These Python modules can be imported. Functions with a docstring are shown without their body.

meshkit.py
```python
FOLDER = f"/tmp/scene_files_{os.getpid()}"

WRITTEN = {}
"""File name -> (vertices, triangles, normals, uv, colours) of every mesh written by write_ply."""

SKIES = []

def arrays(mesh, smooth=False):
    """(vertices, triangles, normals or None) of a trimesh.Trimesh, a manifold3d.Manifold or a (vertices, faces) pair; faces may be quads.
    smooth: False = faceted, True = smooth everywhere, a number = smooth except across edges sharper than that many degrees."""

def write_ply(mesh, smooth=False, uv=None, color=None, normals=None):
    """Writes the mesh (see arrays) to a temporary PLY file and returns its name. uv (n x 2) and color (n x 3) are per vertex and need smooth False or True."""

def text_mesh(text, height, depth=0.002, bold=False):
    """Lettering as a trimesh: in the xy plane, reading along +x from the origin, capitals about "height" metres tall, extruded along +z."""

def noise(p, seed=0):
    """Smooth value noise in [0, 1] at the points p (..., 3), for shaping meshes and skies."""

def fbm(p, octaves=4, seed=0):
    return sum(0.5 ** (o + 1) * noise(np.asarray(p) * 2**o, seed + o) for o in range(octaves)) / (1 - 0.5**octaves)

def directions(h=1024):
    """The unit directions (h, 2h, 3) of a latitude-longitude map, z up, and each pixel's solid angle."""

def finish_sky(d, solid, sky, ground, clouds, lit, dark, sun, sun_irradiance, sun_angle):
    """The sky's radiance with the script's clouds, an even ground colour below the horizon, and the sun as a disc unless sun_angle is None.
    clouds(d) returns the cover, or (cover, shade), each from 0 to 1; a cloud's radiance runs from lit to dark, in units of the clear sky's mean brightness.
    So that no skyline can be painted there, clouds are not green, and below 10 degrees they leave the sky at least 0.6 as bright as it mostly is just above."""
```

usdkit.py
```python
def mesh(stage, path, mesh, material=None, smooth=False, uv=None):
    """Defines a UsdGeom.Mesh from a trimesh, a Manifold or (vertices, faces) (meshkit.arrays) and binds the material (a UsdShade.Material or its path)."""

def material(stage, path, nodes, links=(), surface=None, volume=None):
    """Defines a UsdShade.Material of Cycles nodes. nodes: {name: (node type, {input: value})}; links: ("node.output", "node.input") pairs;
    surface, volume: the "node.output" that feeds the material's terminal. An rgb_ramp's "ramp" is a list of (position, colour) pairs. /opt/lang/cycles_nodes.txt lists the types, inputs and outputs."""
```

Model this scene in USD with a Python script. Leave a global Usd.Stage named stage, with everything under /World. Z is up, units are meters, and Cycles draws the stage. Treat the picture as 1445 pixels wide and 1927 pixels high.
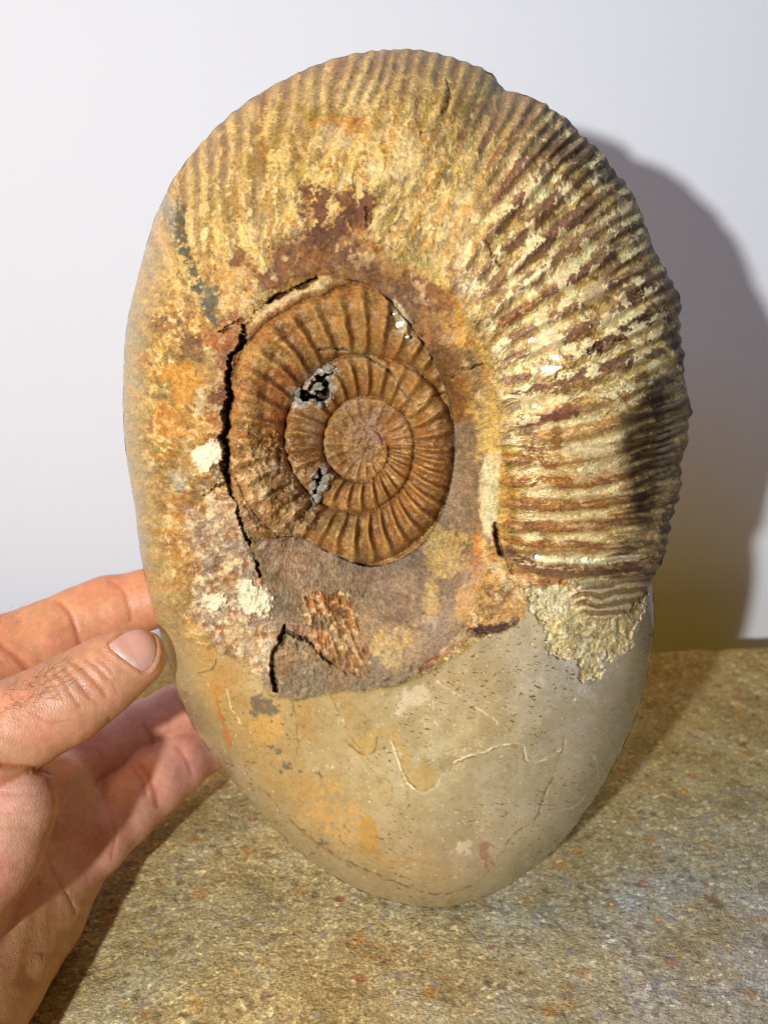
import math, random
import numpy as np
import trimesh
import usdkit
from scipy.interpolate import PchipInterpolator
from pxr import Usd, UsdGeom, UsdLux, UsdShade, Sdf, Gf, Vt

random.seed(7)
RNG = np.random.default_rng(11)
stage = Usd.Stage.CreateInMemory()
UsdGeom.SetStageUpAxis(stage, UsdGeom.Tokens.z)
UsdGeom.SetStageMetersPerUnit(stage, 1.0)
world = UsdGeom.Xform.Define(stage, '/World')
stage.SetDefaultPrim(world.GetPrim())
UsdGeom.Scope.Define(stage, '/World/Looks')

# ------------------------------------------------------------------ camera
EYE = np.array([0.0, -0.240, 0.200])
PITCH = math.radians(20.0)                      # looking down
HALF_V = math.radians(27.5)
APX, APY = 27.0, 36.0
FOCAL = APY / 2 / math.tan(HALF_V)
cam = UsdGeom.Camera.Define(stage, '/World/camera')
cam.CreateHorizontalApertureAttr(APX * 767 / 768)
cam.CreateVerticalApertureAttr(APY)
cam.CreateFocalLengthAttr(FOCAL)
cam.CreateClippingRangeAttr(Gf.Vec2f(0.01, 20))
cam.CreateFStopAttr(16.0)
cam.CreateFocusDistanceAttr(0.240)
cam.CreateExposureAttr(0.0)
xf = UsdGeom.Xformable(cam)
xf.AddTranslateOp().Set(Gf.Vec3d(*EYE))
xf.AddRotateXOp().Set(90.0 - math.degrees(PITCH))
FWD = np.array([0, math.cos(PITCH), -math.sin(PITCH)])
UPV = np.array([0, math.sin(PITCH), math.cos(PITCH)])
RGT = np.array([1.0, 0, 0])
FPX = 963.5 / math.tan(HALF_V)                  # focal length in chart units

# ------------------------------------------------------------------ lights (lamps of the room)
def lamp_disk(name, pos, target, radius, intensity, colour):
    l = UsdLux.DiskLight.Define(stage, '/World/' + name)
    l.CreateRadiusAttr(radius); l.CreateIntensityAttr(intensity); l.CreateColorAttr(Gf.Vec3f(*colour))
    l.CreateNormalizeAttr(True)
    aim(l, pos, target)
    return l

def lamp_rect(name, pos, target, w, h, intensity, colour):
    l = UsdLux.RectLight.Define(stage, '/World/' + name)
    l.CreateWidthAttr(w); l.CreateHeightAttr(h); l.CreateIntensityAttr(intensity); l.CreateColorAttr(Gf.Vec3f(*colour))
    l.CreateNormalizeAttr(True)
    aim(l, pos, target)
    return l

def aim(l, pos, target):
    pos, target = np.array(pos, float), np.array(target, float)
    z = pos - target; z /= np.linalg.norm(z)
    x = np.cross([0, 0, 1.0], z); x /= np.linalg.norm(x); y = np.cross(z, x)
    m = Gf.Matrix4d(*x, 0, *y, 0, *z, 0, *pos, 1)
    UsdGeom.Xformable(l).AddTransformOp().Set(m)

KEY = (-0.195, -0.50, 0.265)
lamp_disk('flash_lamp', KEY, (0.13, 0.08, 0.10), 0.010, 1.28, (0.98, 1.07, 1.20))
lamp_rect('warm_room_lamp', (-0.72, -0.20, 0.75), (-0.10, 0.14, 0.08), 0.4, 0.4, 1.3, (1.22, 0.73, 0.05))
lamp_rect('window_light', (-0.55, -0.75, 0.9), (-0.10, 0.14, 0.08), 0.5, 0.5, 1.5, (0.20, 0.52, 1.30))
# ------------------------------------------------------------------ helpers
def lin(*c):
    c = np.array(c, float) / 255.0
    return np.where(c <= 0.04045, c / 12.92, ((c + 0.055) / 1.055) ** 2.4)

def ss(a, b, x):
    t = np.clip((x - a) / (b - a), 0, 1)
    return t * t * (3 - 2 * t)

TAB = np.random.default_rng(5).random((512, 512)).astype(np.float32)
def vn(x, y, seed=0):
    """value noise 0..1"""
    x = np.asarray(x, np.float32) + seed * 37.17; y = np.asarray(y, np.float32) + seed * 71.93
    xi = np.floor(x); yi = np.floor(y)
    tx = x - xi; ty = y - yi
    tx = tx * tx * (3 - 2 * tx); ty = ty * ty * (3 - 2 * ty)
    a = xi.astype(np.int32) & 511; b = yi.astype(np.int32) & 511
    a1 = (a + 1) & 511; b1 = (b + 1) & 511
    return (TAB[b, a] * (1 - tx) + TAB[b, a1] * tx) * (1 - ty) + (TAB[b1, a] * (1 - tx) + TAB[b1, a1] * tx) * ty

def fbm(x, y, o=4, seed=0, gain=0.5):
    s = 0; a = 1.0; n = 0; c, d = math.cos(0.6), math.sin(0.6)
    x = np.asarray(x, np.float32); y = np.asarray(y, np.float32)
    for k in range(o):
        s = s + a * vn(x, y, seed + 3 * k); n += a; a *= gain
        x, y = (c * x - d * y) * 2.03, (d * x + c * y) * 2.03
    return s / n

def seg_dist(px, py, pts, closed=False):
    """distance to a polyline, and how far along it (0..1)"""
    P = np.asarray(pts, float)
    if closed: P = np.vstack([P, P[:1]])
    L = np.linalg.norm(np.diff(P, axis=0), axis=1); S = np.concatenate([[0], np.cumsum(L)])
    best = np.full(np.shape(px), 1e9, np.float32); at = np.zeros(np.shape(px), np.float32)
    for i in range(len(P) - 1):
        a, d = P[i], P[i + 1] - P[i]
        t = np.clip(((px - a[0]) * d[0] + (py - a[1]) * d[1]) / max(d @ d, 1e-9), 0, 1)
        e = np.hypot(px - a[0] - t * d[0], py - a[1] - t * d[1])
        m = e < best
        best = np.where(m, e, best); at = np.where(m, (S[i] + t * L[i]) / S[-1], at)
    return best, at

def inside(px, py, pts):
    P = np.asarray(pts, float); r = np.zeros(np.shape(px), bool)
    for (x0, y0), (x1, y1) in zip(P, np.roll(P, -1, axis=0)):
        if y0 == y1: continue
        c = ((y0 > py) != (y1 > py)) & (px < (x1 - x0) * (py - y0) / (y1 - y0) + x0)
        r ^= c
    return r

def smooth_closed(pts, n=6):
    """closed Catmull-Rom through pts"""
    P = np.asarray(pts, float); out = []
    for i in range(len(P)):
        p0, p1, p2, p3 = P[i - 1], P[i], P[(i + 1) % len(P)], P[(i + 2) % len(P)]
        for t in np.arange(n) / n:
            out.append(0.5 * (2 * p1 + (p2 - p0) * t + (2 * p0 - 5 * p1 + 4 * p2 - p3) * t * t + (3 * p1 - p0 - 3 * p2 + p3) * t ** 3))
    return np.array(out)

def smooth_open(pts, n=6):
    P = np.asarray(pts, float); Q = np.vstack([2 * P[0] - P[1], P, 2 * P[-1] - P[-2]]); out = []
    for i in range(1, len(Q) - 2):
        p0, p1, p2, p3 = Q[i - 1], Q[i], Q[i + 1], Q[i + 2]
        for t in np.arange(n) / n:
            out.append(0.5 * (2 * p1 + (p2 - p0) * t + (2 * p0 - 5 * p1 + 4 * p2 - p3) * t * t + (3 * p1 - p0 - 3 * p2 + p3) * t ** 3))
    return np.vstack([out, P[-1:]])

def tag(p, label=None, cat=None, group=None, kind=None):
    p = p.GetPrim() if hasattr(p, 'GetPrim') else p
    for k, v in (('label', label), ('category', cat), ('group', group), ('kind', kind)):
        if v: p.SetCustomDataByKey(k, v)
    return p

NAMES = {}
def path(name, parent=None):
    base = (str(parent.GetPath()) if parent is not None else '/World') + '/' + name
    k = NAMES.get(base, 0); NAMES[base] = k + 1
    return base if k == 0 else f'{base}_{k:03d}'

def thing(name):
    return UsdGeom.Xform.Define(stage, path(name)).GetPrim()

def raw_mesh(name, v, f, n, mat, parent=None, vary=None):
    """mesh with given normals and per-vertex primvars"""
    m = UsdGeom.Mesh.Define(stage, path(name, parent))
    m.CreatePointsAttr(Vt.Vec3fArray.FromNumpy(np.ascontiguousarray(v, np.float32)))
    m.CreateFaceVertexCountsAttr(Vt.IntArray.FromNumpy(np.full(len(f), f.shape[1], np.int32)))
    m.CreateFaceVertexIndicesAttr(Vt.IntArray.FromNumpy(np.ascontiguousarray(f, np.int32).ravel()))
    m.CreateSubdivisionSchemeAttr('none')
    if n is not None:
        m.CreateNormalsAttr(Vt.Vec3fArray.FromNumpy(np.ascontiguousarray(n, np.float32)))
        m.SetNormalsInterpolation('vertex')
    for k, a in (vary or {}).items():
        pv = UsdGeom.PrimvarsAPI(m)
        if a.ndim == 2:
            pv.CreatePrimvar(k, Sdf.ValueTypeNames.Color3fArray, 'vertex').Set(Vt.Vec3fArray.FromNumpy(np.ascontiguousarray(a, np.float32)))
        else:
            pv.CreatePrimvar(k, Sdf.ValueTypeNames.FloatArray, 'vertex').Set(Vt.FloatArray.FromNumpy(np.ascontiguousarray(a, np.float32)))
    UsdShade.MaterialBindingAPI.Apply(m.GetPrim()).Bind(mat)
    return m.GetPrim()

def vnormals(v, f):
    n = np.zeros_like(v)
    tri = np.vstack([f[:, [0, 1, 2]], f[:, [0, 2, 3]]]) if f.shape[1] == 4 else f
    c = np.cross(v[tri[:, 1]] - v[tri[:, 0]], v[tri[:, 2]] - v[tri[:, 0]])
    for k in range(3):
        for j in range(3):
            n[:, j] += np.bincount(tri[:, k], c[:, j], len(v))
    return n / np.maximum(np.linalg.norm(n, axis=1, keepdims=True), 1e-20)

def looks(name, nodes, links, surface):
    return usdkit.material(stage, '/World/Looks/' + name, nodes, links, surface=surface)

# ------------------------------------------------------------------ the ammonite
# The shell is modelled on a chart of its face (chart units of about 0.15 mm): x to the right, y down the face.
CO, CF, CU, CR = np.array([0.0, -0.240, 0.200]), FWD, UPV, RGT
LEAN = math.radians(10.0)
PN = np.array([0, -math.cos(LEAN), math.sin(LEAN)])
PK = 1.0
def chart_ray(x, y):
    return CF + CR * ((np.asarray(x) - 722.5) / FPX)[..., None] + CU * ((963.5 - np.asarray(y)) / FPX)[..., None]
P0 = CO + chart_ray(850.0, 1700.0) * 0.277
def on_face(x, y, h):
    """the point of the chart x, y that stands h metres proud of the rim plane"""
    r = chart_ray(x, y)
    t = ((P0 - CO) @ PN) / (r @ PN)
    return CO + r * (t - h / np.linalg.norm(r, axis=-1))[..., None]

OUTLINE = smooth_closed([(780,93),(830,102),(880,118),(925,138),(948,168),(985,178),(1030,200),(1075,235),(1110,268),(1150,312),(1180,350),(1205,395),(1222,440),(1240,490),(1262,522),(1277,560),(1280,600),(1284,660),(1290,720),(1297,780),(1292,830),(1280,870),(1278,920),(1265,970),(1255,1020),(1245,1056),(1226,1088),(1229,1125),(1230,1180),(1224,1230),(1213,1290),(1195,1350),(1165,1420),(1125,1490),(1085,1550),(1030,1612),(975,1655),(920,1685),(870,1702),(830,1709),(780,1706),(720,1692),(660,1668),(600,1630),(550,1590),(500,1540),(455,1490),(415,1440),(375,1385),(345,1330),(325,1270),(305,1200),(287,1140),(272,1080),(262,1020),(255,960),(245,900),(236,840),(232,770),(233,700),(236,640),(243,590),(255,540),(268,490),(285,430),(305,380),(335,325),(375,275),(420,228),(470,188),(520,158),(575,130),(630,110),(690,97),(740,93)], 3)
CX, CY = 690.0, 838.0
SEAM = smooth_closed([(854,800),(850,900),(822,985),(775,1040),(700,1066),(630,1045),(560,1010),(490,1010),(452,950),(428,890),(425,800),(436,700),(470,605),(540,550),(610,524),(690,535),(735,570),(790,640),(830,710)], 4)
SHOULDER = smooth_closed([(905,830),(895,740),(868,640),(800,540),(700,492),(600,500),(500,545),(432,625),(400,730),(396,850),(405,950),(432,1060),(490,1185),(570,1270),(680,1290),(790,1255),(870,1180),(915,1080),(925,980),(918,900)], 4)

NA, NF, NB = 2048, 430, 44
th = np.arange(NA) * 2 * math.pi / NA
ol = OUTLINE - (CX, CY); oa = np.unwrap(np.arctan2(-ol[:, 1], ol[:, 0])); orr = np.hypot(*ol.T)
o = np.argsort(oa % (2 * math.pi)); oa, orr = (oa % (2 * math.pi))[o], orr[o]
rim = np.interp(th, np.r_[oa[-1] - 2 * math.pi, oa, oa[0] + 2 * math.pi], np.r_[orr[-1], orr, orr[0]])
u = np.linspace(0, 1, NF)
s = np.where(u < 0.9, u * 1.06, 1 - (1 - 0.954) * ((1 - u) / 0.1) ** 1.6)
s[0] = 0.002
TH, S = np.meshgrid(th, s)
RAD = S * rim[None, :]
X = (CX + RAD * np.cos(TH)).ravel().astype(np.float32); Y = (CY - RAD * np.sin(TH)).ravel().astype(np.float32)
TH = TH.ravel().astype(np.float32); RAD = RAD.ravel().astype(np.float32)
DEG = np.degrees(TH); DEG = np.where(DEG > 180, DEG - 360, DEG)

d_out = seg_dist(X, Y, OUTLINE[::2], True)[0]
d_seam = seg_dist(X, Y, SEAM[::2], True)[0]; in_seam = inside(X, Y, SEAM)
d_sh = seg_dist(X, Y, SHOULDER[::2], True)[0]; in_sh = inside(X, Y, SHOULDER)
sd_seam = np.where(in_seam, -d_seam, d_seam); sd_sh = np.where(in_sh, -d_sh, d_sh)
WX = X + 18 * (fbm(X / 45, Y / 45, 4, 1) - 0.5) + 13 * (fbm(X / 10, Y / 10, 4, 2, 0.65) - 0.5)
WY = Y + 18 * (fbm(X / 45, Y / 45, 4, 5) - 0.5) + 13 * (fbm(X / 10, Y / 10, 4, 6, 0.65) - 0.5)
n_big = fbm(X / 140, Y / 140, 4, 9); n_mid = fbm(X / 38, Y / 38, 5, 12); n_fine = fbm(X / 9, Y / 9, 4, 15); n_grain = fbm(X / 3.0, Y / 3.0, 2, 18)
speck = TAB.ravel()[(np.arange(X.size) * 7919) % TAB.size]

n_er = fbm(X / 8, Y / 8, 4, 23, 0.6)
def patch(pts, feather=5, warp=1.0, round_=True, erode=None):
    """soft-edged 0..1 field of a patch on the chart, with a ragged edge"""
    P = np.asarray(pts, float); out = np.zeros(X.size, np.float32)
    x0, y0 = P.min(0) - 45; x1, y1 = P.max(0) + 45
    i = np.nonzero((X > x0) & (X < x1) & (Y > y0) & (Y < y1))[0]
    px, py = X[i] + (WX[i] - X[i]) * warp, Y[i] + (WY[i] - Y[i]) * warp
    Q = smooth_closed(P, 3) if round_ and len(P) > 3 else P
    d = seg_dist(px, py, Q, True)[0]; d = np.where(inside(px, py, Q), d, -d)
    erode = (warp >= 1.0) if erode is None else erode
    if erode:
        out[i] = ss(0.34, 0.66, ss(-feather - 12, feather + 12, d) + 1.1 * (n_er[i] - 0.5) + 1.0 * (n_mid[i] - 0.5))
    else:
        out[i] = ss(-feather, feather, d)
    return out

def stroke(pts, w, feather=1.5, warp=0.5, taper=False, smooth=True):
    P = np.asarray(pts, float); out = np.zeros(X.size, np.float32)
    m = float(np.max(w)) + 30
    x0, y0 = P.min(0) - m; x1, y1 = P.max(0) + m
    i = np.nonzero((X > x0) & (X < x1) & (Y > y0) & (Y < y1))[0]
    px, py = X[i] + (WX[i] - X[i]) * warp, Y[i] + (WY[i] - Y[i]) * warp
    d, t = seg_dist(px, py, smooth_open(P, 4) if smooth else P)
    w = w[i] if np.ndim(w) else w
    ww = w * np.minimum(1, 4 * np.sqrt(np.maximum(t * (1 - t), 0.0))) if taper else w
    out[i] = 1 - ss(ww - feather, ww + feather, d)
    return out

# --- regions of the face
BREAK = [(985,1165),(992,1130),(1000,1105),(1060,1090),(1140,1092),(1226,1085)]      # where the ribbed shell ends against the smooth chamber
CHAMBER = [(262,1175),(330,1195),(372,1213),(430,1235),(478,1268),(512,1308),(560,1318),(640,1302),(740,1292),(820,1262),(900,1205),(985,1165),(1000,1102),(1226,1086),(1340,1090),(1340,1800),(200,1800),(200,1150)]
chamber = patch(CHAMBER, 2.5, 0.5, False)
limb = np.maximum(1 - ss(14, 70, d_out + 30 * (n_mid - 0.5)), 0) * np.where((DEG > 128) | (DEG < -100), 1, 0) * (1 - chamber)
wall_ = ((sd_seam > 0) & (sd_sh < 0)).astype(np.float32) * (1 - chamber) * ss(-0.5, 0.5, np.minimum((DEG + 142) / 14, (16 - DEG) / 14) + 3 * (n_mid - .5))
outer = (sd_seam >= 0).astype(np.float32) * (1 - chamber) * (1 - wall_)

# --- the inner coil: whorl number and place across it
tk = np.array([-1.0, -.75, -.5, -.25, 0, .25, .5, .75, 1.0, 1.25, 1.5, 1.75, 2.0, 2.25, 2.5, 2.75, 3.0, 3.25, 3.5, 3.75, 4.0])
rk = np.array([15, 20, 27, 34, 40, 68, 82, 92, 88, 124, 152, 172, 164, 228, 262, 310, 330, 470, 500, 540, 640.])
spiral = PchipInterpolator(tk, np.log(rk))
tau = (-TH / (2 * math.pi)) % 1.0
lr = np.log(np.maximum(RAD * (1 + 0.10 * (n_big - 0.5) + 0.04 * (n_mid - 0.5)), 1))
arms = np.stack([spiral(np.clip(tau + k, -1, 4)) for k in (-1, 0, 1, 2, 3)])
kk = np.clip((lr[None] >= arms).sum(0) - 1, 0, 3); ii = np.arange(X.size)
lo, hi = arms[kk, ii], arms[kk + 1, ii]
cw = np.clip((lr - lo) / np.maximum(hi - lo, 1e-6), 0, 1)                         # 0 at the inner seam, 1 at the outer
turn = tau + kk - 1
n_ribs = np.array([20, 27, 38, 46.])[kk]
inner_phase = n_ribs * TH + (0.9 - 1.6 * (cw - 0.4) ** 2) * np.array([1.6, 2.2, 2.8, 2.9])[kk] + 2.2 * (fbm(X / 60, Y / 60, 3, 31) - 0.5)
inner_rib = 0.5 + 0.5 * np.cos(inner_phase)
inner_rib = inner_rib ** 1.8 * ss(18, 46, RAD)
ribby = np.where(kk >= 3, 0.35 + 0.65 * ss(-115, -85, DEG) * ss(5, -25, DEG), 1.0)

# --- ribs of the outer whorl
sweep = 0.55 * ss(55, 105, np.where(DEG < -100, 180, DEG)) - 0.46 * ss(4, -30, DEG) * (DEG > -100)
phase0 = TH + sweep * np.log(np.maximum(RAD, 50) / 380.0) + 0.022 * (fbm(X / 110, Y / 110, 3, 41) - 0.5)
RN = 54
rph = RN * phase0 / (2 * math.pi)
BANDS = [([(803,247),(854,204),(889,179)], 6, 9, 0), ([(859,273),(902,209),(920,190)], 6, 11, 0), ([(902,286),(940,226),(960,205)], 6, 12, 0), ([(905,340),(940,285),(985,235)], 4, 9, 1), ([(927,380),(960,335),(990,300)], 6, 11, 0), ([(934,445),(958,404),(1003,352),(1030,318)], 5, 9, 0), ([(941,480),(993,438),(1041,380),(1072,352)], 5, 15, 0), ([(962,515),(1014,473),(1055,428),(1096,402)], 6, 16, 0), ([(1014,563),(1048,546),(1083,518),(1114,500),(1158,480)], 5, 9, 0), ([(1097,563),(1138,539),(1187,525),(1216,516)], 6, 8, 0), ([(1163,577),(1194,560),(1222,540)], 10, 13, 2), ([(938,611),(972,594),(998,576)], 10, 9, 1), ([(1128,656),(1166,629),(1218,606)], 7, 15, 2), ([(958,746),(1041,722),(1107,698),(1183,677),(1232,666)], 7, 9, 0), ([(972,798),(1014,784),(1083,779)], 9, 8, 2), ([(1110,812),(1166,802)], 2, 3, 1), ([(944,862),(1010,868),(1040,882)], 11, 6, 1), ([(944,909),(1063,909),(1200,898)], 9, 8, 1), ([(951,947),(1063,953),(1200,938)], 8, 7, 1), ([(944,985),(1063,993),(1200,978)], 8, 7, 1), ([(947,1016),(1063,1026),(1190,1026)], 6, 6, 1), ([(985,845),(1080,842),(1180,832)], 3, 4, 1)]
NUM = [0, 1, 2, 3, 4, 5, 6, 7, 9, 10, 11, 9, 12, 13, 14, 15, 16, 17, 18, 19, 20, None]
fx, fy, fn = [], [], []
for (P, *_), no in list(zip(BANDS, NUM)) + [(([(985,1058),(1040,1074),(1120,1072),(1205,1060)],), 21)]:
    if no is None: continue
    q = smooth_open(P, 4); fx += q[:, 0].tolist(); fy += q[:, 1].tolist(); fn += [no] * len(q)
def rib_terms(x, y):
    r = np.log(np.maximum(np.hypot(x - CX, CY - y), 60) / 380.0); t = np.arctan2(CY - y, x - CX)
    return np.stack([np.ones_like(t), t, r, t * t, t * r, r * r, t ** 3, t * t * r, t * r * r], 1)
coef, res, *_ = np.linalg.lstsq(rib_terms(np.array(fx), np.array(fy)), np.array(fn, float), rcond=None)
RIB_RES = np.abs(rib_terms(np.array(fx), np.array(fy)) @ coef - np.array(fn)).mean()
sel_r = DEG > -60
rph_r = np.zeros(X.size); rph_r[(DEG > -60) & (DEG < 90)] = (rib_terms(X[(DEG > -60) & (DEG < 90)].astype(float), Y[(DEG > -60) & (DEG < 90)].astype(float)) @ coef)
wob = 0.5 * (fbm(rph * 0.6, RAD / 150, 2, 44) - 0.5)
fork = 1 - ss(70, 130, d_out + 60 * (n_big - 0.5))
c1 = 0.5 + 0.5 * np.cos(2 * math.pi * (rph + wob)); c2 = 0.5 + 0.5 * np.cos(4 * math.pi * (rph + wob) + 0.6)
w_r = ss(70, 58, DEG) * ss(-60, -50, DEG)
wb_ = 0.30 * (fbm(X / 90, Y / 90, 3, 47) - 0.5)
cr1 = 0.5 + 0.5 * np.cos(2 * math.pi * (rph_r + wb_)); cr2 = 0.5 + 0.5 * np.cos(4 * math.pi * (rph_r + wb_))
c1 = c1 * (1 - w_r) + cr1 * w_r; c2 = c2 * (1 - w_r) + cr2 * w_r
rib = c1 * (1 - fork) + c2 * fork
rib_no = np.floor(np.where(w_r > 0.5, rph_r + wb_ + 40, rph + wob) + 0.5).astype(int)
rib_s = 0.45 + 0.55 * TAB[3, (rib_no * 13) & 511]
RIGHT = ss(-48, -36, DEG) * (1 - ss(56, 72, DEG)) * outer
TOP = ss(56, 72, DEG) * (1 - ss(128, 150, DEG)) * outer
LEFT = np.where((DEG >= 128) | (DEG < -100), 1, 0) * outer
from_sh = ss(4, 50, sd_sh) * np.where(DEG < 0, 1, ss(40, 130, sd_sh + 50 * (n_big - .5)))
amp = (RIGHT * from_sh * (1.35 + 0.2 * fork) * (0.6 + 0.4 * rib_s) + TOP * ss(50, 190, sd_sh) * 0.80 * (0.2 + 0.8 * rib_s) * ss(0.3, 0.6, n_big * .5 + n_mid * .5) + LEFT * 0.13 * ss(150, 40, d_out)) * ss(0, 16, d_out)

# --- height over the rim plane, mm
H0 = 36.0
Rr = 265.0
body = H0 * np.sqrt(np.maximum(1 - (1 - np.minimum(d_out / Rr, 1)) ** 2, 0))
leftness = ss(80, 150, np.abs(DEG))
seam_h = np.interp(turn + 1 + 0 * cw, [0, 1, 2, 3, 4], [13, 16, 20, 23, 25.]) 
drop_right = 9.0 - 8.2 * np.maximum(ss(15, 60, DEG), ss(120, 150, -DEG))
f = np.clip(d_seam / np.maximum(d_seam + np.where(in_sh, d_sh, 0), 1e-3), 0, 1)
h = body - np.where(in_sh & ~in_seam, drop_right * (1 - ss(0, 1, f) ** 0.9), 0)
w_c = ss(40, 230, RAD)
depth_in = np.where(in_seam, drop_right * w_c + 5.0 * (1 - w_c) - 2.2 * np.sin(np.clip(d_seam / 70, 0, 1) * math.pi) , 0)
ramp_in = np.interp(RAD, [0, 40, 90, 170, 260, 330], [9.5, 8.6, 6.2, 2.8, 0, 0])
bulge = np.array([1.5, 3.4, 4.8, 3.6])[kk] * (np.sqrt(np.maximum(1 - (2 * cw - 1) ** 2, 0)) - 0.55)
inner_h = body - depth_in - ramp_in + bulge + (inner_rib - 0.4) * ribby * np.array([0.7, 2.0, 2.3, 1.5])[kk] * np.sin(np.clip(cw, 0, 1) * math.pi) ** 0.5
nuc = 1 - ss(30, 58, np.hypot(X - 689, Y - 828) * (1 + 0.4 * (n_mid - .5)))
inner_h = inner_h * (1 - nuc) + nuc * (body - depth_in - 8.6 + 1.0 * (1 - (np.hypot(X - 689, Y - 824) / 58) ** 2) + 1.6 * (n_mid - .5) + 0.6 * (n_fine - .5))
h = np.where(in_seam, inner_h, h)
h = h + amp * (rib - 0.5) * 1.7
# umbilical margin of the chamber: a step down to the grey ledge
chm = ss(0, 1, chamber)
h = h + 0.0 * chm
h += 1.6 * RIGHT * ss(4, 26, sd_sh - 10) * ss(1130, 1070, Y)                         # the ribbed shell stands proud of the chamber
dents = fbm(X / 120, Y / 120, 3, 51) - 0.5
h += dents * 2.2 * ss(0, 60, d_out)

# --- stone colours with some shade and sheen painted in, patch by patch
col = np.empty((X.size, 3), np.float32)
col[:] = lin(166, 136, 66)
rough = np.full(X.size, 0.46, np.float32)
def paint(m, *rgb):
    global col
    m = m[:, None]
    col = col * (1 - m) + lin(*rgb).astype(np.float32) * m

# flaking shell: sheets with ragged rims, at three sizes, drawn out along the ribs
al, ac = rph * 44.0, RAD                                                              # across and along the ribs, chart units
fl1 = fbm(al / 34 + 2 * (n_mid - .5), ac / 110 + 1.2 * (n_mid - .5), 5, 61, 0.58)
fl2 = fbm(al / 14 + 2.4 * (n_fine - .5), ac / 46 + 1.6 * (n_mid - .5), 4, 65, 0.6)
fl3 = fbm(al / 6.5, ac / 17, 3, 69, 0.6)
crust = outer * (1 - limb)
hc = np.zeros(X.size, np.float32)
fine_w = 1 - 0.55 * RIGHT
for fld, c, col3, st, hh in ((fl1, 0.49, (192, 156, 78), 0.75, 0.35), (fl1, 0.585, (214, 186, 116), 0.75, 0.25), (fl2, 0.56, (182, 130, 44), 0.7, -0.2), (fl2, 0.40, (150, 128, 58), -0.7, -0.3), (fl3, 0.62, (221, 200, 150), 0.6, 0.18), (fl3, 0.36, (140, 112, 62), -0.55, -0.2), (fl1, 0.36, (146, 130, 96), -0.6, -0.3)):
    m = ss(c, c + 0.018, fld) if st > 0 else 1 - ss(c - 0.018, c, fld)
    m = m * (fine_w if fld is not fl1 else 1)
    paint(m * crust * abs(st), *col3)
    hc += 0.36 * hh * m * crust * ss(0, 25, d_out) * (1 - 0.6 * LEFT)
    edge = np.exp(-((fld - c + 0.012) / 0.009) ** 2) * ss(0.42, 0.58, vn(X / 30, Y / 30, 77))
    paint(edge * crust * 0.8, 82, 56, 36); hc -= 0.12 * edge * crust  # dark line on one side of flake rims: cracks and painted shadow
paint(ss(0.60, 0.72, n_big) * crust * 0.35 * ss(0.4, 0.6, n_mid), 170, 120, 40)
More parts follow.
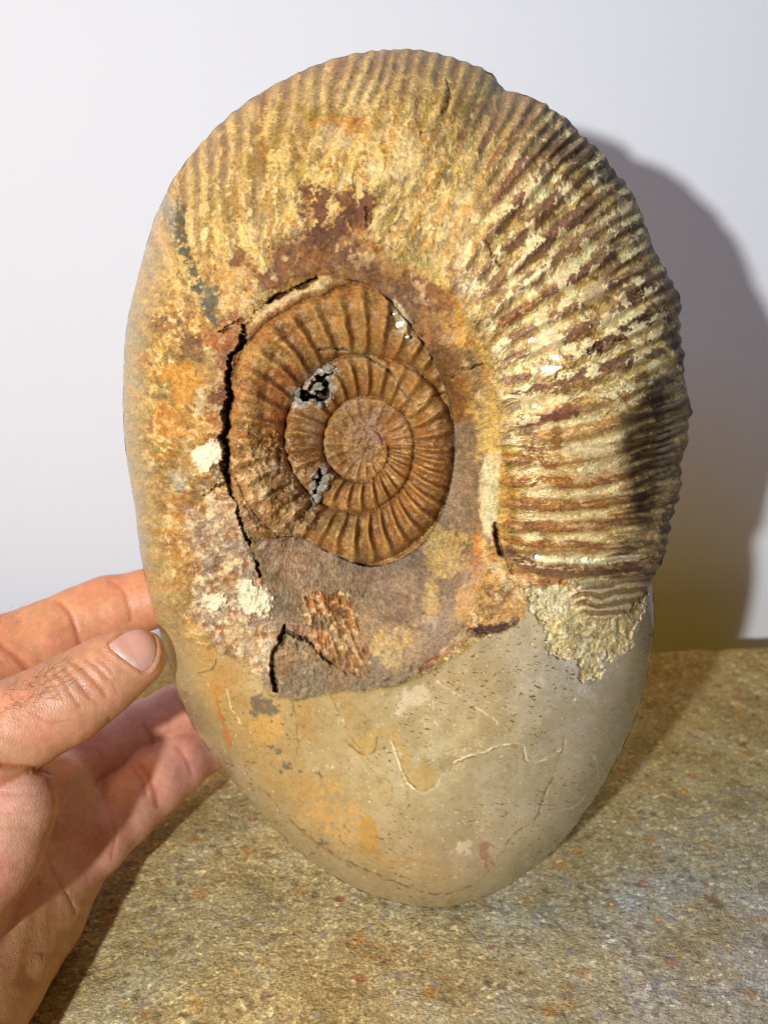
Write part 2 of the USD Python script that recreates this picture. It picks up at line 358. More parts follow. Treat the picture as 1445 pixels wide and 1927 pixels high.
# smooth cream sheets of the right flank
up_right = ss(8, 22, DEG)
sheet = RIGHT * ss(40, 85, sd_sh + 40 * (n_mid - .5))
paint(sheet * 0.62, 204, 176, 108)
paint(sheet * (1 - up_right) * 0.6, 204, 186, 138)
pf = fbm(al / 46 + 3.0 * (n_mid - .5), ac / 60 + 3.0 * (n_mid - .5), 5, 131, 0.55)
paint(sheet * ss(0.53, 0.545, pf) * 0.55, 196, 158, 82)
paint(sheet * (1 - ss(0.40, 0.415, pf)) * 0.6, 178, 152, 92)
for c in (0.415, 0.48, 0.545, 0.60):
    ln = np.exp(-((pf - c) / 0.006) ** 2) * ss(0.40, 0.56, vn(X / 34, Y / 34, 133)); paint(sheet * ln * 0.85, 92, 58, 40); hc -= 0.10 * sheet * ln
paint(sheet * ss(0.60, 0.64, fl2) * 0.5, 182, 132, 60)
paint(sheet * ss(0.66, 0.70, fl3) * 0.55, 226, 208, 164)
paint(sheet * ss(0.93, 0.96, vn(X / 4, Y / 4, 135)) * 0.7, 110, 80, 50)
cst = sheet * ss(0.50, 0.58, rib * (0.30 + 0.80 * rib_s) + 0.12 - 0.14 * ss(540, 580, Y) * ss(800, 760, Y) + 0.9 * (fl2 - 0.5) + 0.9 * (n_mid - 0.5) - 0.03)
paint(cst * up_right * 0.8, 128, 96, 74); paint(cst * (1 - up_right) * 0.7, 166, 122, 66)
paint(sheet * ss(0.6, 0.9, 1 - rib) * ss(0.4, 0.5, n_mid) * 0.6, 216, 198, 150)
# bare ribs, where the shell has come off: purple-brown above, tawny below
band_of = np.full(X.size, -1); bandm = np.zeros(X.size, np.float32)
for bi, (P, w0, w1, tone_) in enumerate(BANDS):
    P = np.asarray(P, float); x0, y0 = P.min(0) - 45; x1, y1 = P.max(0) + 45
    i = np.nonzero((X > x0) & (X < x1) & (Y > y0) & (Y < y1))[0]
    px, py = X[i] + 0.45 * (WX[i] - X[i]), Y[i] + 0.45 * (WY[i] - Y[i])
    d, t = seg_dist(px, py, smooth_open(P, 5))
    w = (w0 + (w1 - w0) * t) * np.minimum(1, 3.2 * np.sqrt(np.maximum(t, 0.0)) + 0.15)
    m = np.zeros(X.size, np.float32); m[i] = ss(1.3, -1.3, d - w + 12 * (n_er[i] - .5) + 7 * (n_mid[i] - .5)) * ss(0.44, 0.56, n_er[i] + 0.9 * np.minimum(t, 1 - t) + 0.25)
    c = ((122, 88, 66), (160, 112, 56), (96, 62, 48))[tone_]
    paint(m * 0.9, *c); paint(m * ss(0.5, 0.62, n_mid) * 0.5, *(np.array(c) * (0.82, 0.76, 0.78)).tolist())
    paint(m * ss(0.58, 0.66, n_er) * 0.45, *(np.array(c) * 1.35).clip(0, 225).tolist())
    rim_ = np.zeros(X.size, np.float32); rim_[i] = np.exp(-((d - w + 12 * (n_er[i] - .5) + 7 * (n_mid[i] - .5)) / 1.6) ** 2) * ss(0.42, 0.55, n_er[i]); paint(rim_ * 0.6, 70, 44, 32)
    prof = np.zeros(X.size, np.float32); prof[i] = np.sqrt(np.clip(1 - (d / (w + 5)) ** 2, 0, 1)); h += 0.30 * prof
    band_of[(m > 0.5)] = bi; bandm = np.maximum(bandm, m)
# grey, weathered venter towards the right and the upper rim
ven = RIGHT * (1 - ss(40, 130, d_out + 70 * (n_mid - .5)))
paint(ven * 0.55 * ss(0.42, 0.6, n_fine * .5 + fl2 * .5), 192, 178, 140)
paint(ven * 0.6 * ss(0.52, 0.62, fl2), 112, 92, 76)
paint(ven * 0.7 * ss(0.60, 0.66, fl1) , 70, 58, 52)
tv = TOP * (1 - ss(30, 150, d_out + 90 * (n_mid - .5)))
paint(tv * 0.5, 168, 146, 104)
paint(tv * ss(0.55, 0.7, fl2) * 0.6, 128, 100, 74)
paint(TOP * ss(0.55, 0.8, 1 - rib) * ss(0.45, 0.6, n_mid) * 0.4, 150, 134, 104)
# clear olive calcite windows of the upper left
for P in ([(545,200),(600,195),(640,215),(600,235)], [(690,180),(720,175),(700,240),(675,235)], [(490,210),(530,195),(545,240),(530,300),(495,310),(480,260)], [(520,300),(560,290),(590,330),(570,350),(530,345)], [(820,170),(860,150),(880,185),(840,230),(800,250),(790,220)], [(450,300),(480,290),(490,330),(460,350)]):
    paint(patch(P, 6, 0.9) * 0.75, 146, 122, 50)
for P in ([(750,260),(790,250),(800,300),(770,350),(740,330)], [(690,290),(720,300),(715,340),(690,340)], [(640,170),(690,150),(700,200),(660,230)], [(600,240),(640,235),(650,275),(610,290)]):
    paint(patch(P, 10, 1.5) * 0.55, 214, 192, 140)
paint(stroke([(600, 225), (640, 228), (690, 240), (650, 245), (690, 262)], 9, 5, 1.6) * 0.7, 190, 128, 40)
paint(stroke([(500, 130), (493, 200), (497, 290), (505, 380), (515, 460)], 3, 2, 1) * 0.75, 148, 96, 40)
# polished left limb
paint(limb * 0.85, 160, 148, 106)
paint(limb * ss(0.5, 0.68, fl1) * 0.6, 186, 152, 84)
paint(limb * ss(0.55, 0.7, n_mid) * 0.4, 140, 124, 70)
paint(LEFT * limb * ss(0.6, 0.85, c1) * 0.30, 178, 140, 80)
rough = np.where(limb > 0.4, 0.24, rough)
# left flank: mottled
lf = LEFT * (1 - limb) * ss(700, 560, np.abs(Y - 850) * 2 + 0)
paint(lf * ss(0.48, 0.53, fl2) * 0.75, 176, 128, 58)
paint(lf * ss(0.55, 0.59, n_mid) * 0.75, 142, 104, 66)
paint(lf * ss(0.57, 0.60, fl3) * 0.65, 196, 168, 104)
paint(lf * ss(0.62, 0.66, n_fine) * 0.55, 206, 190, 148)
paint(lf * ss(0.42, 0.36, n_mid) * 0.6, 128, 106, 66)

# --- the coil in the umbilicus
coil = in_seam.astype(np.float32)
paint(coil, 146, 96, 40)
paint(coil * ss(0.42, 0.62, n_mid) * 0.8, 162, 104, 34)
paint(coil * ss(0.50, 0.64, fbm(X / 22, Y / 22, 4, 91)) * 0.7, 120, 84, 44)
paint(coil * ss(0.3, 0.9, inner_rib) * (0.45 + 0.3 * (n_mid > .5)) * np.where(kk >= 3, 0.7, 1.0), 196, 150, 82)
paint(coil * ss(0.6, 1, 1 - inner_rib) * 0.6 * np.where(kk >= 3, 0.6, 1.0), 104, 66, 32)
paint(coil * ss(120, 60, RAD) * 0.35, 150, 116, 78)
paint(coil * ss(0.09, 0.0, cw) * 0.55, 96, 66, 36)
paint(coil * ss(0.60, 0.72, n_fine) * 0.45, 190, 150, 88)
paint(patch([(645,765),(690,745),(720,780),(725,820),(690,830),(655,810)], 10) * 0.7, 150, 122, 104)
paint(patch([(575,790),(600,775),(620,820),(605,850),(580,840)], 12) * 0.6, 186, 164, 142)
paint(patch([(520,690),(560,690),(555,760),(520,840),(500,830)], 16) * 0.75, 166, 84, 20)
paint(patch([(670,560),(720,560),(725,640),(690,660),(640,640),(600,640),(590,590)], 9) * 0.6, 150, 120, 66)
paint(patch([(700,560),(740,580),(760,640),(780,700),(740,690),(700,620)], 14) * 0.5, 140, 88, 28)
paint(patch([(790,750),(845,735),(850,770),(800,790),(775,775)], 4) * 0.7, 176, 150, 90)
paint(patch([(600,945),(640,960),(690,975),(680,1000),(640,1010),(610,1000),(590,970)], 9) * 0.7, 146, 122, 80)
gp = patch([(470,900),(490,868),(535,862),(560,895),(585,935),(560,965),(510,960),(480,940)], 5, 2.2)
paint(gp * 0.8, 160, 138, 114)
paint(gp * ss(.52, .6, n_er) * 0.7, 128, 96, 62)
paint(patch([(455,920),(500,960),(580,960),(590,1000),(540,1010),(480,1000),(450,960)], 6, 1.6) * 0.75, 186, 158, 112)
paint(patch([(560,985),(600,1000),(612,1030),(585,1030),(560,1015)], 5) * 0.8, 176, 108, 34)
paint(patch([(455,655),(490,640),(530,660),(545,690),(520,700),(480,690)], 6, 1.5) * 0.6, 196, 160, 90)
paint(patch([(455,760),(500,740),(510,770),(470,790)], 6, 1.5) * 0.5, 190, 150, 84)
for (cx, cy) in ((775,790),(765,845),(745,900),(700,985),(660,1040),(730,1050)):
    paint(patch([(cx-12,cy-8),(cx+10,cy-10),(cx+12,cy+8),(cx-9,cy+9)], 4) * 0.7, 190, 150, 86)
messy = patch([(436,830),(480,800),(540,820),(575,880),(592,930),(602,1000),(560,1018),(490,1014),(448,960)], 14, 2.2)
h += messy * ((n_fine - .5) * 2.0 + (n_mid - .5) * 2.0)
paint(messy * ss(0.55, 0.62, n_fine) * 0.6, 196, 172, 134); paint(messy * ss(0.45, 0.38, n_fine) * 0.6, 128, 84, 40)
paint(coil * ss(0.58, 0.74, vn(X / 3.2, Y / 3.2, 141)) * 0.5, 196, 140, 66); paint(coil * ss(0.42, 0.26, vn(X / 3.2, Y / 3.2, 143)) * 0.5, 96, 58, 24)
paint(coil * ss(0.55, 0.65, fbm(X / 30, Y / 30, 4, 145)) * 0.55, 150, 84, 20)
paint(stroke([(735,562),(772,608),(800,652),(830,710),(852,770)], 5, 3, 0.6) * 0.8, 136, 114, 88)
gl = patch([(728,566),(750,570),(768,610),(775,640),(762,645),(745,610)], 3, 1.2); paint(gl * 0.6, 190, 176, 168); rough = rough * (1 - gl) + 0.12 * gl; h += gl * (n_er - .5) * 1.2  # glassy patch: white highlight painted pale, surface also made smoother
paint(stroke([(600,655),(660,660),(715,688),(755,725),(772,750)], 7, 4, 1.0) * 0.7, 160, 134, 88)
paint(coil * (speck > 0.985) * 0.6, 226, 205, 170)

paint(coil * 0.30 * ss(.35, .6, n_big), 160, 122, 58)
h -= coil * 0.55 * (np.exp(-(cw / 0.05) ** 2) + np.exp(-((1 - cw) / 0.04) ** 2)) * (RAD > 30)
paint(coil * ss(0.5, 1.0, inner_rib) * ss(-5, -25, DEG) * ss(-130, -110, DEG) * 0.45, 196, 152, 84)
paint(coil * 0.28, 156, 126, 82)
# --- umbilical wall and matrix
paint(wall_ * 0.9, 124, 104, 78)
paint(wall_ * ss(0.45, 0.62, n_mid) * 0.5, 134, 100, 66)
paint(wall_ * ss(0.5, 0.62, n_fine) * 0.35, 104, 86, 66)
BROWN = [(560,360),(600,345),(640,375),(690,362),(705,400),(680,440),(720,470),(760,490),(810,520),(850,580),(842,650),(800,600),(750,545),(700,525),(640,515),(590,525),(540,535),(500,542),(480,515),(450,492),(455,476),(480,478),(503,512),(522,495),(513,462),(545,440),(575,425),(560,395)]
bm = patch(BROWN, 16, 1.6, False)
bm = bm * (1 - 0.9 * ss(0.575, 0.60, fl2) * ss(470, 420, Y))
paint(bm * 0.94, 100, 64, 32)
paint(bm * ss(0.48, 0.6, n_mid) * 0.7, 118, 76, 34)
paint(patch([(560,480),(620,490),(650,470),(690,470),(680,500),(640,515),(560,510)], 8) * 0.7, 142, 92, 34)
paint(patch([(660,440),(690,420),(720,470),(700,490)], 8, 1.4) * 0.7, 150, 96, 36)
paint(patch([(790,520),(830,540),(860,600),(850,660),(825,640),(815,570)], 12, 1.4) * 0.6, 146, 98, 42)
paint(patch([(745,480),(790,470),(830,500),(840,540),(800,520),(760,500)], 6) * 0.8, 166, 146, 80)
paint(patch([(845,690),(900,680),(915,700),(890,760),(860,770)], 6) * 0.7, 150, 116, 70)
paint(patch([(835,600),(870,590),(890,640),(850,670)], 8, 1.4) * 0.75, 196, 142, 52)
tb = ss(75, 25, d_seam + 60 * (n_mid - .5) + 24 * (n_er - .5)) * (~in_seam) * ss(8, 22, DEG) * (1 - ss(104, 118, DEG))
paint(tb * 0.9, 112, 76, 40); paint(tb * ss(0.5, 0.6, n_mid) * 0.6, 148, 98, 42); paint(tb * ss(0.55, 0.62, n_er) * 0.4, 92, 66, 42)
rgh = np.zeros(X.size, np.float32); rgh = np.maximum(rgh, tb)
# rust and brown left of the crack
paint(patch([(380,612),(440,598),(468,608),(445,660),(427,720),(420,815),(400,850),(383,800),(404,700),(393,650),(355,652)], 5, 1.5) * 0.85, 140, 80, 28)
paint(patch([(338,640),(372,632),(392,680),(368,692),(338,668)], 4, 1.3) * 0.85, 104, 76, 52)
paint(patch([(388,705),(415,695),(420,770),(398,780),(384,745)], 5, 1.3) * 0.8, 100, 68, 40)
paint(patch([(290,760),(330,750),(360,790),(350,830),(310,820)], 8, 2) * 0.6, 184, 130, 58)
paint(patch([(320,690),(365,680),(375,740),(335,760),(315,730)], 6, 2) * 0.8, 190, 138, 58)
paint(patch([(325,395),(343,382),(352,420),(346,470),(372,530),(412,540),(405,570),(402,602),(380,572),(352,522),(333,450)], 4, 1.6) * 0.88, 92, 90, 74)
for P in ([(368,835),(405,832),(422,858),(410,885),(376,880)], [(440,1120),(468,1100),(500,1115),(512,1150),(490,1165),(455,1150)], [(378,1130),(412,1120),(424,1145),(395,1158)]):
    m = patch(P, 4, 1.8); paint(m * 0.9, 226, 214, 176); h += 0.7 * m * (0.4 + n_fine); rough = rough * (1 - m) + 0.7 * m
paint(patch([(322,890),(345,880),(352,915),(330,925)], 6, 2) * 0.7, 142, 146, 132)
paint(patch([(355,735),(378,725),(382,770),(362,772)], 5, 2) * 0.75, 206, 192, 150)
# grey crystalline zone of the lower left
G = patch([(345,950),(440,945),(470,1040),(500,1110),(520,1180),(600,1190),(645,1245),(560,1312),(515,1305),(470,1240),(400,1205),(365,1150),(358,1060)], 6, 1.4, False)
paint(G * 0.9, 146, 124, 98)
paint(G * ss(0.5, 0.6, n_mid) * 0.7, 166, 146, 120)
paint(G * ss(0.52, 0.60, fbm(X / 26, Y / 26, 4, 95)) * 0.65, 154, 98, 46)
paint(G * ss(0.58, 0.66, n_fine) * 0.6, 198, 182, 150)
paint(G * (speck > 0.97) * 0.7, 236, 226, 206)
h += G * (n_fine - 0.5) * 0.9
paint(stroke([(368,1098),(400,1088),(430,1066),(446,1055)], 6, 3, 1.2) * 0.9, 216, 196, 146)
# grey-brown matrix below the coil
M_ = patch([(850,800),(880,790),(905,810),(904,900),(896,980),(870,1050),(820,1110),(770,1150),(725,1180),(700,1235),(655,1180),(600,1140),(540,1100),(500,1070),(480,1020),(560,1015),(640,1050),(700,1070),(775,1045),(825,990),(850,905)], 5, 0.8, False)
paint(M_ * 0.9, 124, 105, 80)
paint(M_ * ss(0.45, 0.6, n_mid) * 0.6, 140, 116, 86)
paint(patch([(530,1040),(600,1030),(640,1070),(600,1120),(540,1090)], 20) * 0.5, 146, 112, 78)
paint(M_ * ss(900, 560, X + 0.3 * Y - 240) * 0.4, 150, 116, 88)
paint(M_ * ss(0.56, 0.66, n_er) * 0.35, 162, 140, 110); paint(M_ * ss(0.42, 0.34, n_mid) * 0.5, 104, 84, 62); paint(M_ * (speck > 0.992) * 0.6, 210, 190, 160)
h += M_ * ((n_grain - 0.5) * 0.3 + (n_mid - .5) * 0.8)
rough = rough * (1 - M_) + 0.62 * M_
for P in ([(798,1098),(824,1105),(822,1168),(796,1150)], [(706,1190),(740,1178),(796,1180),(800,1225),(745,1255),(705,1225)], [(800,1000),(850,985),(880,1010),(860,1080),(810,1090)]):
    m = patch(P, 6, 1.8); paint(m * 0.75, 180, 152, 90); paint(m * ss(0.56, 0.62, n_er) * 0.6, 130, 106, 68)
paint(patch([(886,1005),(912,1020),(930,1080),(905,1112),(882,1070)], 7, 1.3) * 0.8, 178, 118, 46)
paint(patch([(905,1020),(918,1035),(920,1085),(905,1070)], 4) * 0.7, 198, 168, 104)
paint(patch([(870,1100),(940,1080),(985,1110),(985,1160),(930,1180),(880,1185),(850,1150)], 8, 1.3) * 0.8, 186, 142, 80)
paint(patch([(790,1185),(840,1150),(880,1185),(860,1225),(800,1255),(760,1270)], 8, 1.3) * 0.7, 142, 118, 88)
paint(patch([(690,1110),(760,1130),(780,1160),(720,1175)], 10, 1.5) * 0.5, 112, 92, 74)
# ribbed piece of the older whorl, lower centre
J = patch([(568,1122),(600,1112),(660,1122),(672,1180),(702,1240),(690,1266),(640,1256),(600,1222),(572,1172)], 6, 1.2)
jr = 0.5 + 0.5 * np.cos((X * 0.92 - Y * 0.38) / 19.0 * 2 * math.pi + 4 * (n_mid - 0.5))
jb = fbm(X / 16, Y / 24, 4, 171)
paint(J * 0.85, 138, 98, 54); paint(J * ss(0.3, 0.9, jr + 1.2 * (n_er - .5)) * ss(0.36, 0.5, jb) * 0.7, 190, 148, 86); paint(J * ss(0.52, 0.58, n_mid) * 0.6, 164, 100, 40); paint(J * ss(0.56, 0.62, n_er) * 0.6, 214, 190, 146); paint(J * ss(0.42, 0.36, jb) * 0.6, 92, 62, 36)
h += J * ((jr - 0.4) * 0.6 * ss(0.36, 0.5, jb) + (jb - .5) * 1.6 + (n_er - .5) * 0.8)
# grey ledge along the chamber
K = patch([(528,1190),(556,1190),(600,1230),(640,1262),(700,1274),(785,1252),(820,1250),(745,1292),(640,1303),(560,1318),(518,1312),(514,1262)], 3, 0.7, False)
paint(K * 0.9, 134, 117, 92); paint(K * ss(0.5, 0.62, n_fine) * 0.5, 112, 96, 74); h += K * (0.5 + (n_fine - 0.5) * 0.8); rough = rough * (1 - K) + 0.7 * K
# the light scraped strip beside the right flank
m = patch([(905,880),(925,850),(942,860),(935,950),(930,1010),(912,1000),(903,950)], 4, 0.6); paint(m * 0.8, 208, 194, 148)
paint(m * ss(0.5, 0.7, vn(X / 30, Y / 3.2, 88)) * 0.5, 186, 168, 118)
paint(patch([(890,760),(930,740),(950,800),(935,850),(905,850),(895,800)], 8, 1.3) * 0.7, 190, 158, 84)

# --- the smooth chamber
C_ = chamber
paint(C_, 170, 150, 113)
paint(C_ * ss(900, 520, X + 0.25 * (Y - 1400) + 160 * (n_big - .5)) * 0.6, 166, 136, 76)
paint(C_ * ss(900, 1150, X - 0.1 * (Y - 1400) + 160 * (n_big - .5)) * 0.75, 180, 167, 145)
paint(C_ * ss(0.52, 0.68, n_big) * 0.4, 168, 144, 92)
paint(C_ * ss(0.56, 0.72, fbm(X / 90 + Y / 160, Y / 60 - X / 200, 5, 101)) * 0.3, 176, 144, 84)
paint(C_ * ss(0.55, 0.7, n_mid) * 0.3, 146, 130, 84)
paint(C_ * np.exp(-(((X - 1085) / 90) ** 2 + ((Y - 1265) / 75) ** 2)) * 0.75, 200, 190, 176)  # window sheen painted as a pale spot in the chamber colour
paint(C_ * np.exp(-(((X - 985) / 110) ** 2 + ((Y - 1500) / 90) ** 2)) * 0.5, 182, 170, 150)  # second, softer window sheen, also painted into the colour
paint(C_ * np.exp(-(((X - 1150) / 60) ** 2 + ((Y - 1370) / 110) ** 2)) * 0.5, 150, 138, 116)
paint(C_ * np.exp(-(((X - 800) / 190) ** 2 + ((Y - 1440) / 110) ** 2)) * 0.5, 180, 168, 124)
paint(C_ * stroke([(372,1240),(395,1330),(440,1420),(500,1505),(560,1560)], 26, 24, 2.4) * 0.55, 168, 128, 58)
paint(C_ * stroke([(610,1588),(680,1600),(740,1618),(795,1622)], 7, 6, 2.0) * 0.65, 164, 124, 58)
paint(C_ * stroke([(640,1300),(650,1360),(668,1400)], 10, 9, 2.0) * 0.4, 166, 128, 60)
paint(C_ * np.exp(-(((X - 900) / 90) ** 2 + ((Y - 1630) / 40) ** 2)) * 0.5, 176, 164, 146)
paint(C_ * patch([(800,1430),(840,1415),(870,1430),(840,1450),(805,1455)], 8, 2.0) * 0.5, 140, 120, 70)
cl_ = fbm(X / 55, Y / 55, 5, 201, 0.6); paint(C_ * ss(0.5, 0.62, cl_) * 0.35, 150, 132, 84); paint(C_ * ss(0.46, 0.36, cl_) * 0.35, 184, 172, 134)
vn1 = np.exp(-((fbm(X / 120, Y / 120, 4, 205) - 0.5) / 0.004) ** 2) * ss(0.45, 0.6, n_big); paint(C_ * vn1 * 0.6, 140, 104, 56)
yl = C_ * stroke([(400,1250),(470,1400),(560,1510),(660,1600),(790,1660),(900,1655)], 55, 50, 2.2)
paint(yl * 0.34, 176, 144, 84)
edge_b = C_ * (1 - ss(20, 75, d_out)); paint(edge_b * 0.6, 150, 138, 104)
paint(0.7 * C_ * patch([(560,1460),(640,1480),(690,1560),(680,1610),(600,1560),(550,1510)], 18, 2) * ss(.45, .6, n_fine) * 0.75, 196, 150, 76)
paint(C_ * patch([(690,1528),(712,1560),(711,1592),(690,1597),(676,1560)], 3, 0.5) * 0.8, 184, 142, 66)
paint(C_ * patch([(655,1402),(680,1420),(700,1415),(712,1385),(735,1382),(748,1420),(764,1468),(800,1486),(833,1457),(810,1440),(780,1440),(760,1400),(740,1370),(700,1370)], 5, 1.0) * 0.6, 178, 146, 80)
for P in ([(463,1335),(488,1310),(512,1312),(522,1338),(500,1345),(485,1340),(470,1352)], [(522,1424),(545,1440),(553,1452),(546,1463),(530,1452)], [(504,1396),(514,1400),(520,1412),(510,1410)], [(562,1446),(570,1452),(566,1464),(560,1458)], [(600,1452),(624,1464),(612,1466)], [(595,1578),(615,1582),(618,1592),(600,1590)]):
    paint(patch(P, 2.0, 1.6) * 0.85, 96, 90, 76)
paint(patch([(470,1348),(520,1345),(530,1380),(500,1392),(475,1375)], 5, 1.5) * 0.7, 190, 150, 80)
paint(stroke([(408,1300),(418,1350),(432,1405)], 4, 3, 1) * 0.7, 176, 110, 36)
for P, w, c in (([(655,1402),(680,1420),(700,1415),(712,1385)], 1.5, (132,90,40)), ([(735,1382),(745,1420),(762,1465),(790,1488),(815,1482),(835,1455)], 2.0, (226,212,170)), ([(738,1384),(749,1424),(768,1467),(793,1484),(815,1478)], 1.3, (130,92,44)), ([(855,1435),(900,1415),(950,1405),(982,1402),(992,1430),(1020,1432),(1050,1415),(1065,1392)], 1.8, (218,206,172)), ([(857,1438),(902,1418),(950,1408),(980,1405),(990,1433),(1022,1435)], 1.2, (128,100,62)), ([(820,1282),(880,1320),(920,1345),(960,1385)], 1.6, (206,190,148)), ([(1035,1480),(1030,1510),(1045,1527),(1080,1518),(1105,1490)], 1.2, (196,184,156)), ([(1100,1405),(1118,1430),(1124,1460)], 1.1, (196,184,156)), ([(1062,1385),(1050,1430),(1010,1535),(980,1558),(935,1615)], 1.5, (112,84,60)), ([(600,1585),(660,1625),(720,1650),(780,1672),(840,1684),(890,1668)], 1.8, (110,82,50)), ([(500,1490),(540,1540),(600,1590),(660,1630)], 1.8, (140,102,52)), ([(545,1300),(556,1350),(560,1400),(552,1440)], 1.3, (124,98,56)), ([(620,1310),(650,1370),(700,1440)], 1.2, (140,112,66)), ([(430,1300),(440,1340),(452,1358)], 1.5, (216,200,150)), ([(810,1300),(815,1340),(822,1370)], 1.0, (200,188,150)), ([(372,1270),(400,1262),(410,1240)], 1.4, (110,80,40))):
    paint(C_ * stroke(P, 1.0 * w, 0.9, 0.6) * (0.25 + 0.75 * ss(0.35, 0.5, vn(X / 11, Y / 11, 119))) * 0.85, *c)
h -= C_ * 0.10 * (stroke([(1062,1385),(1050,1430),(1010,1535),(980,1558)], 2, 1.5, .4) + stroke([(735,1382),(745,1420),(762,1465),(790,1488),(815,1482),(835,1455)], 2, 1.5, .35))
paint(patch([(740,1330),(760,1300),(790,1290),(800,1310),(775,1325),(765,1345)], 4, 1.2) * C_ * 0.6, 206, 186, 152)
paint(patch([(905,1590),(925,1585),(920,1640),(908,1640)], 4, 1.6) * C_ * 0.7, 150, 100, 70)
m = patch([(862,1595),(885,1592),(885,1608),(866,1608)], 3, 1.2) * C_; paint(m * 0.8, 200, 186, 150); h += m * 0.3
dash = vn(X / 7 + 0.8 * Y / 7, Y / 2.6 - X / 8, 111); dash2 = vn(X / 2.4 + Y / 9, Y / 4.4 - X / 11, 113); dens = ss(0.45, 0.62, fbm(X / 80, Y / 80, 3, 115))
paint(C_ * ss(0.82, 0.90, dash) * (0.3 + 0.7 * dens), 112, 88, 46)
paint(C_ * ss(0.925, 0.96, dash2) * 0.6, 232, 222, 192)
paint(C_ * ss(0.93, 0.965, vn(X / 3.4, Y / 3.4, 117)) * 0.55, 120, 92, 52)
rough = rough * (1 - C_) + (0.24 + 0.12 * (n_mid - 0.5)) * C_
h += C_ * (fbm(X / 150, Y / 150, 2, 121) - 0.5) * 1.5

# --- rock matrix chip and rib scraps at the end of the ribbed shell
O_ = patch([(996,1105),(1040,1095),(1095,1105),(1100,1130),(1080,1150),(1100,1168),(1150,1172),(1190,1140),(1215,1120),(1205,1160),(1180,1205),(1140,1238),(1112,1278),(1096,1278),(1080,1248),(1050,1238),(1030,1205),(1010,1165),(993,1130)], 3, 1.5, False)
paint(O_ * 0.95, 200, 184, 140); paint(O_ * ss(0.5, 0.6, n_mid) * 0.6, 190, 168, 108); paint(O_ * ss(0.56, 0.64, n_fine) * 0.5, 214, 206, 176); paint(O_ * ss(0.62, 0.7, fl3) * 0.5, 130, 114, 82)
h += O_ * (-1.3 + 2.2 * (n_mid - 0.5) + 1.6 * (n_fine - 0.5)); rough = rough * (1 - O_) + 0.85 * O_
Q_ = patch([(1074,1125),(1100,1105),(1150,1096),(1222,1090),(1216,1112),(1182,1158),(1112,1166),(1090,1146)], 3, 0.7)
qr = 0.5 + 0.5 * np.cos((Y + 0.10 * X + 8 * (n_big - .5)) / 20.0 * 2 * math.pi + 7 * (n_mid - .5))
paint(Q_ * 0.95, 150, 122, 80); paint(Q_ * ss(0.3, 0.8, qr + 0.8 * (n_fine - .5)) * 0.8, 212, 192, 150); h += Q_ * (0.8 + (qr - 0.5) * 1.2); rough = rough * (1 - Q_) + 0.4 * Q_
# brown closing band of the ribbed shell
b = stroke([(955,1035),(985,1058),(1040,1076),(1120,1074),(1205,1062),(1232,1058)], 11, 4, 0.8); paint(b * 0.85, 112, 74, 54); h += b * 0.9
b2 = stroke([(968,1072),(1010,1090),(1060,1092)], 7, 4, 1.2); paint(b2 * 0.8, 172, 112, 50)
w_ = stroke([(1000,1044),(1060,1056),(1150,1052),(1200,1048)], 4.5, 2, 0.5); paint(w_ * 0.85, 224, 212, 180)
# dark lens above the chamber
m = stroke([(872,1192),(905,1184),(940,1180),(976,1166)], 8, 3, 1.0, True); paint(m * 0.95, 76, 46, 40); h += m * 0.5
m = stroke([(790,1262),(830,1232),(880,1192)], 3.5, 3, 1.0); paint(m * 0.8, 150, 84, 44)
# the drawn-out yellow crust at the shell's leaf-like fragments
for P in ([(1035,810),(1050,800),(1058,830),(1046,845),(1036,838)],): paint(patch(P, 2, 0.8) * 0.8, 134, 92, 44)
paint(stroke([(985,795),(1030,782),(1075,770)], 11, 4, 1.0) * 0.75, 126, 78, 62)
m = patch([(1018,620),(1032,612),(1042,630),(1030,645)], 3, 1.2); paint(m * 0.8, 196, 190, 180)
paint(stroke([(1000,640),(1040,655),(1080,640),(1120,630)], 3, 2, 2.0) * 0.8, 96, 62, 48)
paint(stroke([(1040,655),(1075,690),(1060,720),(1085,760)], 2.2, 1.5, 2.2) * 0.8, 110, 72, 50)

chipn = fbm(al / 12 + 1.5 * (n_mid - .5), ac / 26 + 1.5 * (n_mid - .5), 5, 191, 0.62)
fl_ = RIGHT * ss(30, 70, sd_sh) * (1 - 0.62 * ss(740, 800, Y) * ss(200, 150, d_out * 0 + 1200 - X))
ck = ss(0.575, 0.59, chipn) * fl_; paint(ck * 0.85, 224, 204, 154); hc += 0.30 * ck
ck2 = (1 - ss(0.395, 0.41, chipn)) * fl_; paint(ck2 * 0.7, 128, 96, 66); hc -= 0.25 * ck2
eg = (np.exp(-((chipn - 0.572) / 0.008) ** 2) + np.exp(-((chipn - 0.413) / 0.008) ** 2)) * fl_ * ss(.4, .55, vn(X / 26, Y / 26, 193)); paint(np.minimum(eg, 1) * 0.85, 66, 42, 30); hc -= 0.15 * eg
ch2 = TOP * ss(30, 90, sd_sh) * (1 - bm); ck = ss(0.585, 0.60, chipn) * ch2; paint(ck * 0.7, 208, 180, 112); eg = np.exp(-((chipn - 0.582) / 0.008) ** 2) * ch2 * ss(.4, .55, vn(X / 26, Y / 26, 195)); paint(eg * 0.75, 84, 58, 36)
paint(TOP * ss(0.62, 0.8, 1 - rib) * ss(210, 120, d_out) * (1 - bm) * 0.42, 122, 94, 62)
paint(TOP * ss(0.6, 0.9, rib) * ss(210, 120, d_out) * (1 - bm) * 0.35, 206, 180, 122)
shade_patch = patch([(1168,790),(1200,745),(1255,700),(1276,760),(1266,850),(1240,930),(1215,985),(1190,975),(1180,920),(1170,850)], 24, 1.3, True, False)  # soft dark blob: cast shade painted into the colour of the right flank
